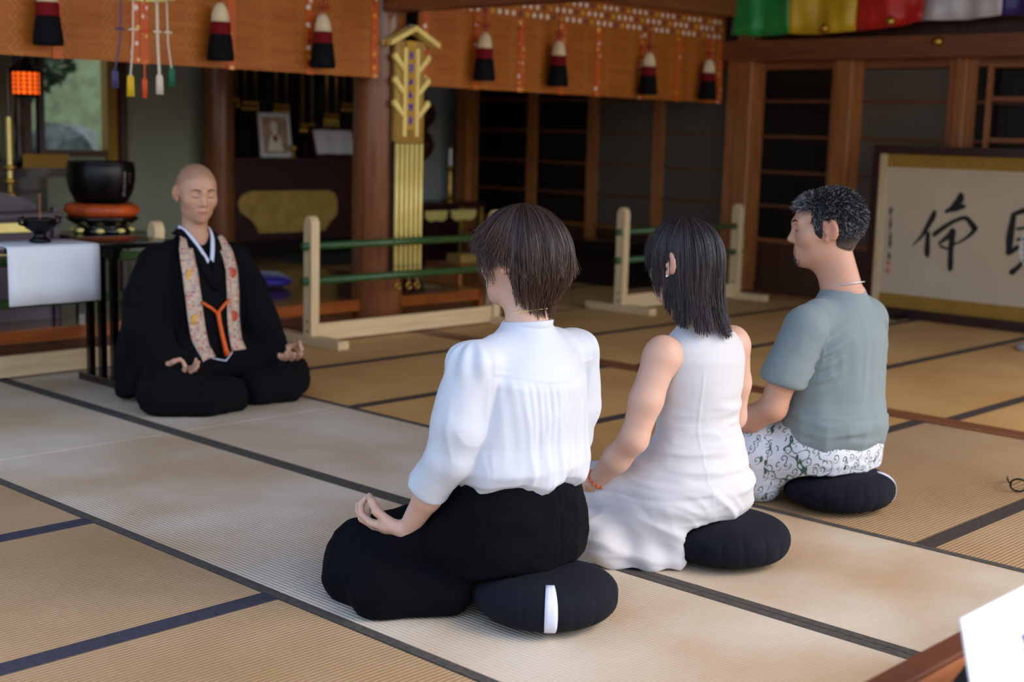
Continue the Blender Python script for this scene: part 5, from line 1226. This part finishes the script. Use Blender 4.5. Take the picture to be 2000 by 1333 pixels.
Fd.loft([(.08, 0, .01, .15, .11), (.12, 0, 0, .195, .145), (.18, 0, 0, .204, .152), (.25, 0, 0, .19, .138), (.29, 0, 0, .18, .13)], .01)
for q in (-1, 1):
    Fd.limb((q*.09, .06, .165), (q*.295, .345, .10), .112, .085, .05); Fd.limb((q*.295, .35, .07), (q*.17, .14, .055), .075, .065, .03)
Fd.limb((-.12, .2, .06), (.12, .2, .06), .075, .075, .05); Fd.limb((-.05, .15, .25), (-.19, .14, .20), .03, .05, .03); seat_hollow(Fd, -.035, -.064); Fd.floor(.002)
garment('vine_print_trousers', Fd, 'vine_print', M3, lambda P, N: folds(P, 12, 15, (.7, .7, 1.6), .005)*sstep(.0, .05, P[:, 2]))
Fd = Field((-.36, -.24, .16), (.36, .24, .74), .0045)
Fd.loft([(.205, 0, -.004, .170, .128), (.225, 0, -.006, .192, .150), (.27, 0, -.006, .194, .152), (.34, 0, -.008, .182, .138), (.45, 0, -.008, .184, .132), (.54, 0, -.01, .188, .128), (.59, 0, -.012, .176, .114), (.625, 0, -.014, .140, .092), (.655, 0, -.016, .098, .076), (.68, 0, -.016, .074, .068), (.69, 0, -.016, .068, .064)], .008)
for q in (-1, 1):
    Fd.limb((q*.13, -.008, .605), (q*.182, -.002, .578), .055, .062, .03); Fd.chain([(q*.186, 0, .575), (q*.222, .028, .455), (q*.232, .036, .425)], [.066, .066, .068], .012)
    Fd.hem((q*.234, .038, .408), (q*.10, .22, -.95), .10, .186, .057)
Fd.limb((-.004, -.016, .70), (-.004, -.01, .76), .060, .066, .004, 's')
def disp(P, N):
    x, y, z = P.T; d = folds(P, 8, 22, (1.5, 1, .55), .0065)*sstep(.63, .5, z)
    d = d+folds(P, 9, 27, (.6, .6, 3.2), .007)*sstep(.36, .27, z)
    arm = np.exp(-((np.abs(x)-.165)/.035)**2)*sstep(.36, .42, z)*sstep(.6, .54, z); d = d+.005*np.sin(z*150+np.abs(x)*120)*arm*(y < .05)
    return d+.0018*np.exp(-((np.abs(x)-.172-.06*(z-.5))/.003)**2)*(z > .47)
def move(P):
    P = P.copy(); k = sstep(.27, .21, P[:, 2]); P[:, 2] += k*(.016*np.sin(P[:, 0]*14+2)+.006*np.sin(P[:, 0]*46)-.02*np.cos(P[:, 0]*8)*(P[:, 1] < 0)); return P
garment('t_shirt', Fd, 'tee_grey', M3, disp, 2, None, move)
pts = [[(-.003+(.0635+dr)*1.04*math.sin(a), -.016+(.0635+dr)*math.cos(a), .684+dz-.018*(1+math.cos(a))*.5) for dr, dz in ((.004, -.014), (.0045, -.002), (.001, .008), (-.003, .007), (-.004, -.01))] for a in [2*math.pi*k_/40 for k_ in range(41)]]
MB().grid([p+[p[0]] for p in pts]).build('crew_collar', 'tee_grey', M3, True)
MB().tube([(-.003+.0635*math.sin(a), -.018+.062*math.cos(a), .712-.03*(1+math.cos(a))*.5) for a in [2*math.pi*k_/48 for k_ in range(49)]], .0022, 6).build('necklace', 'silver', M3, True)
# short greying hair
def short_hair(parent, c, R, s, n, seed):
    g = np.random.default_rng(seed); d = g.normal(size=(n*3, 3)); d /= np.linalg.norm(d, axis=1)[:, None]
    o0 = np.array((0, 0, .025))
    def hit(cc, rr):
        p = (o0-np.array(cc))/np.array(rr); v = d/np.array(rr); A = (v*v).sum(1); Bq = (v*p).sum(1); return (-Bq+np.sqrt(np.maximum(Bq*Bq-A*((p*p).sum()-1), 0)))/A
    P0 = o0+d*np.maximum(hit((0, -.018, .028), (.0785, .0955, .0915)), np.maximum(hit((0, .018, .022), (.0725, .0795, .0875)), hit((0, -.030, -.032), (.058, .056, .052))))[:, None]
    x, y, z = P0.T; back = y < -.01
    # hairline: forehead, temples, around the ears, nape
    top = z > .070-.15*np.maximum(0, .05-y); sideb = (z > .005+.9*np.maximum(0, y-.02)) & (y < .055) & (z > -.03)
    sb = (np.abs(x) > .06) & (y > .015) & (y < .038) & (z > -.03); nape = (y < -.022) & (z > -.084+.25*np.maximum(0, y+.06))
    m = ((z > .055+.2*np.maximum(0, y-.05)) & (y < .083)) | (sideb & (y < .045)) | sb | nape; m &= ~((np.abs(x) > .066) & (y > -.03) & (y < .016) & (z < .034))
    P0 = P0[m][:n]; d = d[m][:n]; n = len(P0); M = 5; t = np.linspace(0, 1, M)[None, :, None]
    zz = P0[:, 2]; L = (.006+.017*sstep(-.05, .09, zz)+.010*sstep(.03, .08, P0[:, 1]))[:, None, None]*(.7+.5*g.random((n, 1, 1)))
    flow = np.stack([np.zeros(n)+.25*P0[:, 0]/.08, -.35-.4*sstep(.05, -.05, zz)*0+.9*sstep(.03, .08, P0[:, 1]), -.75+.9*sstep(.05, .11, zz)], 1)+.35*g.normal(size=(n, 3))
    flow -= d*(flow*d).sum(1, keepdims=True)*.8
    S = P0[:, None]+L*(d[:, None]*(t*.75-.18*t*t)+flow[:, None]*(t*t*.55))
    S = S@(R.T*s)+np.array(c); a = np.array(srgb(26, 25, 27)[:3]); h = np.array(srgb(148, 144, 142)[:3])
    gr = .20+.6*sstep(.03, .07, P0[:, 1])*sstep(.04, .07, zz)+.15*sstep(.0, -.06, zz)
    mm = np.where(g.random(n) < gr, .5+.4*g.random(n), .06*g.random(n))[:, None]
    V, F, C = strands_mesh('h', S, .0014, .0006, a*(1-mm)+h*mm, np.repeat(d[:, None], M, 1)@R.T)
    # close-cropped undercoat following the skull
    Fh = Field(tuple(np.array(c)-.16), tuple(np.array(c)+.16), .0042); LL = lambda p: np.array(c)+R@(np.array(p)*s)
    Fh.ell(LL((0, -.018, .028)), np.array((.0805, .0975, .0940))*s, .01, 'u', R); Fh.ell(LL((0, .018, .022)), np.array((.0745, .0800, .0900))*s, .03, 'u', R); Fh.ell(LL((0, -.030, -.032)), np.array((.059, .057, .052))*s, .02, 'u', R)
    Rm = np.array(R)
    def cut(X, Y, Z):
        q = [Rm[0, i]*(X-c[0])+Rm[1, i]*(Y-c[1])+Rm[2, i]*(Z-c[2]) for i in range(3)]; x, y, z = [v/s for v in q]
        k1 = .058+.25*np.maximum(0, y-.05)-z                                  # above the forehead line
        k2 = np.maximum(np.maximum(y-.046, .004+.8*np.maximum(0, y-.02)-z), -1)
        k2 = np.maximum(k2, np.where((y > -.028) & (y < .016), .036-z, -1))
        k3 = np.maximum(y+.026, -.072+.25*np.maximum(0, y+.06)-z)
        k4 = np.maximum(np.maximum(.014-y, y-.040), -.026-z)
        return np.minimum(np.minimum(np.maximum(k1, y-.084), k2), np.minimum(k3, k4)).astype(np.float32)
    Fh.clip(cut); Pu, Fu = Fh.verts(1)
    return link('hair', np_mesh('hair', np.concatenate([Pu, V]), np.concatenate([Fu, F+len(Pu)]), True, np.concatenate([a*.8+(np.array(srgb(96, 82, 74)[:3])-a*.8)*sstep(-.02, -.068, ((Pu-np.array(c))@R/s)[:, 2])[:, None], C])), 'hair', parent)
short_hair(M3, hc, hR, hs, 7500, 9)
LL = lambda p: tuple(hc+hR @ (np.array(p)*hs))
g = np.random.default_rng(6); n = 260; S = []
for k_ in range(n):
    x, z = .010*g.normal(), -.094+.006*g.normal(); p = np.array(on_face(FM, hc, hR, hs, x, z)); dv = hR @ np.array((x*8, .45, -.9)); S.append([p+dv*t_ for t_ in (-.002, 0, .0025, .005)])
S = np.array(S); V, F, C = strands_mesh('b', S, .0010, .0006, np.tile(np.array(srgb(60, 55, 54)[:3]), (n, 1)), np.tile(hR @ np.array((0, 1., 0)), (n, 4, 1)))
link('goatee', np_mesh('goatee', V, F, True, C), 'hair', M3)
for q in (-1, 1):
    MB().tube([on_face(FM, hc, hR, hs, q*x, z) for x, z in ((.014, .0245), (.030, .0295), (.048, .025))], [.0026, .0036, .0012], 6).build('eyebrow', 'brow_dark', M3, True)
    MB().tube([on_face(FM, hc, hR, hs, q*x, z) for x, z in ((.0165, .0), (.033, -.0054), (.049, .0005))], .0014, 5).build('eyelashes', 'lash_dark', M3, True)
zafu((3.78, 2.146), 'navy round cushion with its white tag at the far right, under the man', 1.0, -56, seed=4)

# ================================================================== PRIEST
B4 = (3.25, 4.93, 0)
hc, hR, hs = np.array((0, .012, .856)), rotz(rad(-15)) @ rotx(rad(-7)), 1.0
Fd = Field((-.44, -.2, .0), (.44, .5, .99), VB)
head(Fd, hc, hR, hs, (0, -.012, .67), .050, True)
Fd.loft([(.14, 0, 0, .16, .11), (.34, 0, 0, .145, .10), (.5, 0, -.005, .165, .105), (.57, 0, -.008, .15, .09), (.63, 0, -.012, .10, .065), (.68, 0, -.012, .058, .055)], .03)
HW = .245
for q in (-1, 1):
    Fd.chain([(q*.17, 0, .57), (q*.255, .02, .34), (q*.27, .14, .22), (q*.268, .185, .195)], [.045, .04, .034, .026], .02)
    Fd.chain([(q*.09, .05, .16), (q*.29, .2, .09), (q*.05, .28, .05)], [.08, .055, .04], .02)
hand(Fd, (.268, .185, .195), (-.30, .9, -.30), (-.10, .34, .9), 1, 1.02, 'mudra'); hand(Fd, (-.268, .185, .195), (-.12, .92, -.30), (.25, .34, .9), -1, 1.02, 'mudra')
P, F = Fd.verts(1)
M4 = person_root('person', B4, math.pi, np_mesh('person', P, F, True, skin_tint(face_tint(hc, hR, hs, (.74, .77, .75), (.84, .70, .70)))(P)), 'skin_priest', 'shaven-headed man in black robe with brocade stole, eyes closed, facing the group')
FF = lambda x, z: on_face(Fd, hc, hR, hs, x, z)
for q in (-1, 1):
    MB().tube([FF(q*x, z) for x, z in ((.013, .0235), (.022, .0265), (.032, .0285), (.041, .0275), (.050, .0235))], [.0020, .0030, .0030, .0026, .0010], 6).build('eyebrow', 'brow_dark', M4, True)
    MB().tube([FF(q*x, z) for x, z in ((.0165, .0), (.024, -.0042), (.033, -.0056), (.042, -.0036), (.049, .0005))], [.0010, .0017, .0018, .0016, .0009], 6).build('eyelashes', 'lash_dark', M4, True)
MB().tube([FF(x, z) for x, z in ((-.023, -.0675), (-.012, -.0668), (0, -.0675), (.012, -.0668), (.023, -.0675))], [.0007, .0013, .0014, .0013, .0007], 6).build('mouth_line', 'lash_dark', M4, True)
# robe
Fr = Field((-.50, -.32, -.02), (.50, .48, .74), .006)
Fr.loft([(.02, 0, -.06, .26, .17), (.12, 0, -.03, .25, .18), (.2, 0, -.01, .235, .17), (.3, 0, 0, .205, .150), (.45, 0, 0, .190, .138), (.54, 0, -.002, .184, .128), (.60, 0, -.006, .158, .108), (.635, 0, -.010, .122, .088), (.665, 0, -.012, .084, .072), (.685, 0, -.014, .070, .066)], .01)
for q in (-1, 1):
    Fr.limb((q*.11, -.006, .612), (q*.185, -.004, .575), .052, .066, .03)
    Fr.chain([(q*.195, -.002, .565), (q*.245, .02, .42), (q*.268, .06, .30), (q*.270, .165, .225)], [.070, .088, .092, .060], .02)
    Fr.limb((q*.265, .12, .22), (q*.268, .19, .195), .055, .042, .01)
    fy = .06 if q > 0 else 0
    Fr.limb((q*.09, .04, .14), (q*.30, .185+fy, .085), .13, .105, .05); Fr.limb((q*.31, .21+fy, .065), (q*.20, .325+fy*.6, .055), .095, .08, .04); Fr.limb((q*.20, .325+fy*.6, .055), (q*.08, .325+fy*.5, .055), .08, .075, .03)
# hanging right sleeve
Fr.chain([(.265, .02, .33), (.295, -.02, .2), (.305, -.05, .06)], [.075, .06, .042], .03); Fr.limb((.29, .10, .2), (.30, .02, .08), .05, .04, .03)
Fr.chain([(-.275, .02, .33), (-.30, .0, .2), (-.31, -.02, .09)], [.075, .055, .04], .03)
Fr.limb((0, .40, -.02), (0, .30, .07), .028, .018, .02, 's'); Fr.floor(.002)
# neck opening
Fr.limb((0, -.012, .68), (0, 0, .76), .064, .07, .004, 's'); Fr.limb((0, .055, .70), (0, .12, .585), .045, .006, .008, 's')
def disp(P, N):
    x, y, z = P.T; d = folds(P, 8, 33, (1, 1, .6), .006)*sstep(.66, .5, z); return d+folds(P, 12, 35, (.5, .5, 2.2), .006)*sstep(.2, .1, z)*sstep(0, .03, z)
garment('robe', Fr, 'robe_black', M4, disp)
def band(path, w, name, mat, lift, y0=.5, y1=-.1, par=M4, thick=.003, Fq=None):
    q = MB().grid(ribbon(path, w, Fq or Fr, y0, y1, lift)).build(name, mat, par, True); md = q.modifiers.new('thick', 'SOLIDIFY'); md.thickness = thick; md.offset = 0; return q
for q in (-1, 1):
    # white under-collar and black robe collar meeting in a V
    pts = [(q*.060, -.03, .712), (q*.058, .012, .700), (q*.046, .050, .672), (q*.026, .082, .628), (q*.004, .110, .575)]
    S = spline(pts, 6); MB().grid([[(p[0]-q*.002, p[1]-.004, p[2]+.010), (p[0]+q*.004, p[1]+.004, p[2]+.004), (p[0]+q*.012, p[1]+.003, p[2]-.008)] for p in S]).build('white_collar', 'undercloth_white', M4, True).modifiers.new('t', 'SOLIDIFY').thickness = .004
    pts = [(q*.066, -.035, .702), (q*.066, .012, .694), (q*.058, .052, .662), (q*.040, .090, .612), (q*.012+.004, .124, .545), (-q*.02, .146, .47)]
    S = spline(pts, 6); MB().grid([[(p[0]-q*.004, p[1]-.006+.0015*q, p[2]+.012), (p[0]+q*.006, p[1]+.006+.0015*q, p[2]+.004), (p[0]+q*.03, p[1]+.004+.0015*q, p[2]-.014)] for p in S]).build('robe_collar', 'robe_black', M4, True).modifiers.new('t', 'SOLIDIFY').thickness = .005
ST = {1: [(.078, .672), (.098, .62), (.104, .55), (.100, .44), (.092, .33), (.080, .235), (.070, .185)], -1: [(-.076, .672), (-.092, .62), (-.097, .55), (-.094, .44), (-.088, .34), (-.092, .26), (-.094, .205)]}
for q in (1, -1):
    band(ST[q], [.052, .062, .066, .068, .068, .068, .068], 'brocade_stole', 'brocade_stole', .012)
    for z, m_ in ((.525, 'medallion_gold' if q > 0 else 'medallion_red'), (.345, 'medallion_gold' if q > 0 else 'medallion_red')):
        xs = np.interp(-z, [-p[1] for p in ST[q]], [p[0] for p in ST[q]]); y = Fr.front(xs, z, .5, -.1)
        d = MB().lathe([(.001, 0), (.024, 0), (.024, .001), (.001, .0012)], 20).rot(Matrix.Rotation(-math.pi/2, 3, 'X')).build('medallion', m_, M4, True); d.location = (xs, y+.0155, z)
def onrobe(x, z, l=.02): return (x, Fr.front(x, z, .5, -.1)+l, z)
MB().tube([onrobe(.068, .415), onrobe(.03, .39), onrobe(.002, .365)], .0065, 8).build('orange_cord', 'cord_orange', M4, True)
MB().tube([onrobe(-.066, .42), onrobe(-.03, .395), onrobe(.002, .365)], .0065, 8).build('orange_cord', 'cord_orange', M4, True)
MB().tube([onrobe(.002, .37, .024), onrobe(-.006, .33), onrobe(-.016, .27), onrobe(-.026, .215), onrobe(-.032, .19)], [.010, .0085, .009, .010, .014], 10).build('orange_tassel', 'cord_orange', M4, True)
MB().tube([onrobe(.038, .182, .01), onrobe(.0, .172, .01), onrobe(-.03, .165, .01), onrobe(-.062, .198, .01)], .003, 6).build('stole_cord', 'undercloth_white', M4, True)
q = MB().lathe([(.02, 0), (.05, .01), (.055, .04), (.03, .065)], 20).build('under_robe', 'undercloth_lilac', M4, True); q.location = (0, .30, .0); q.scale = (.8, .9, 1)
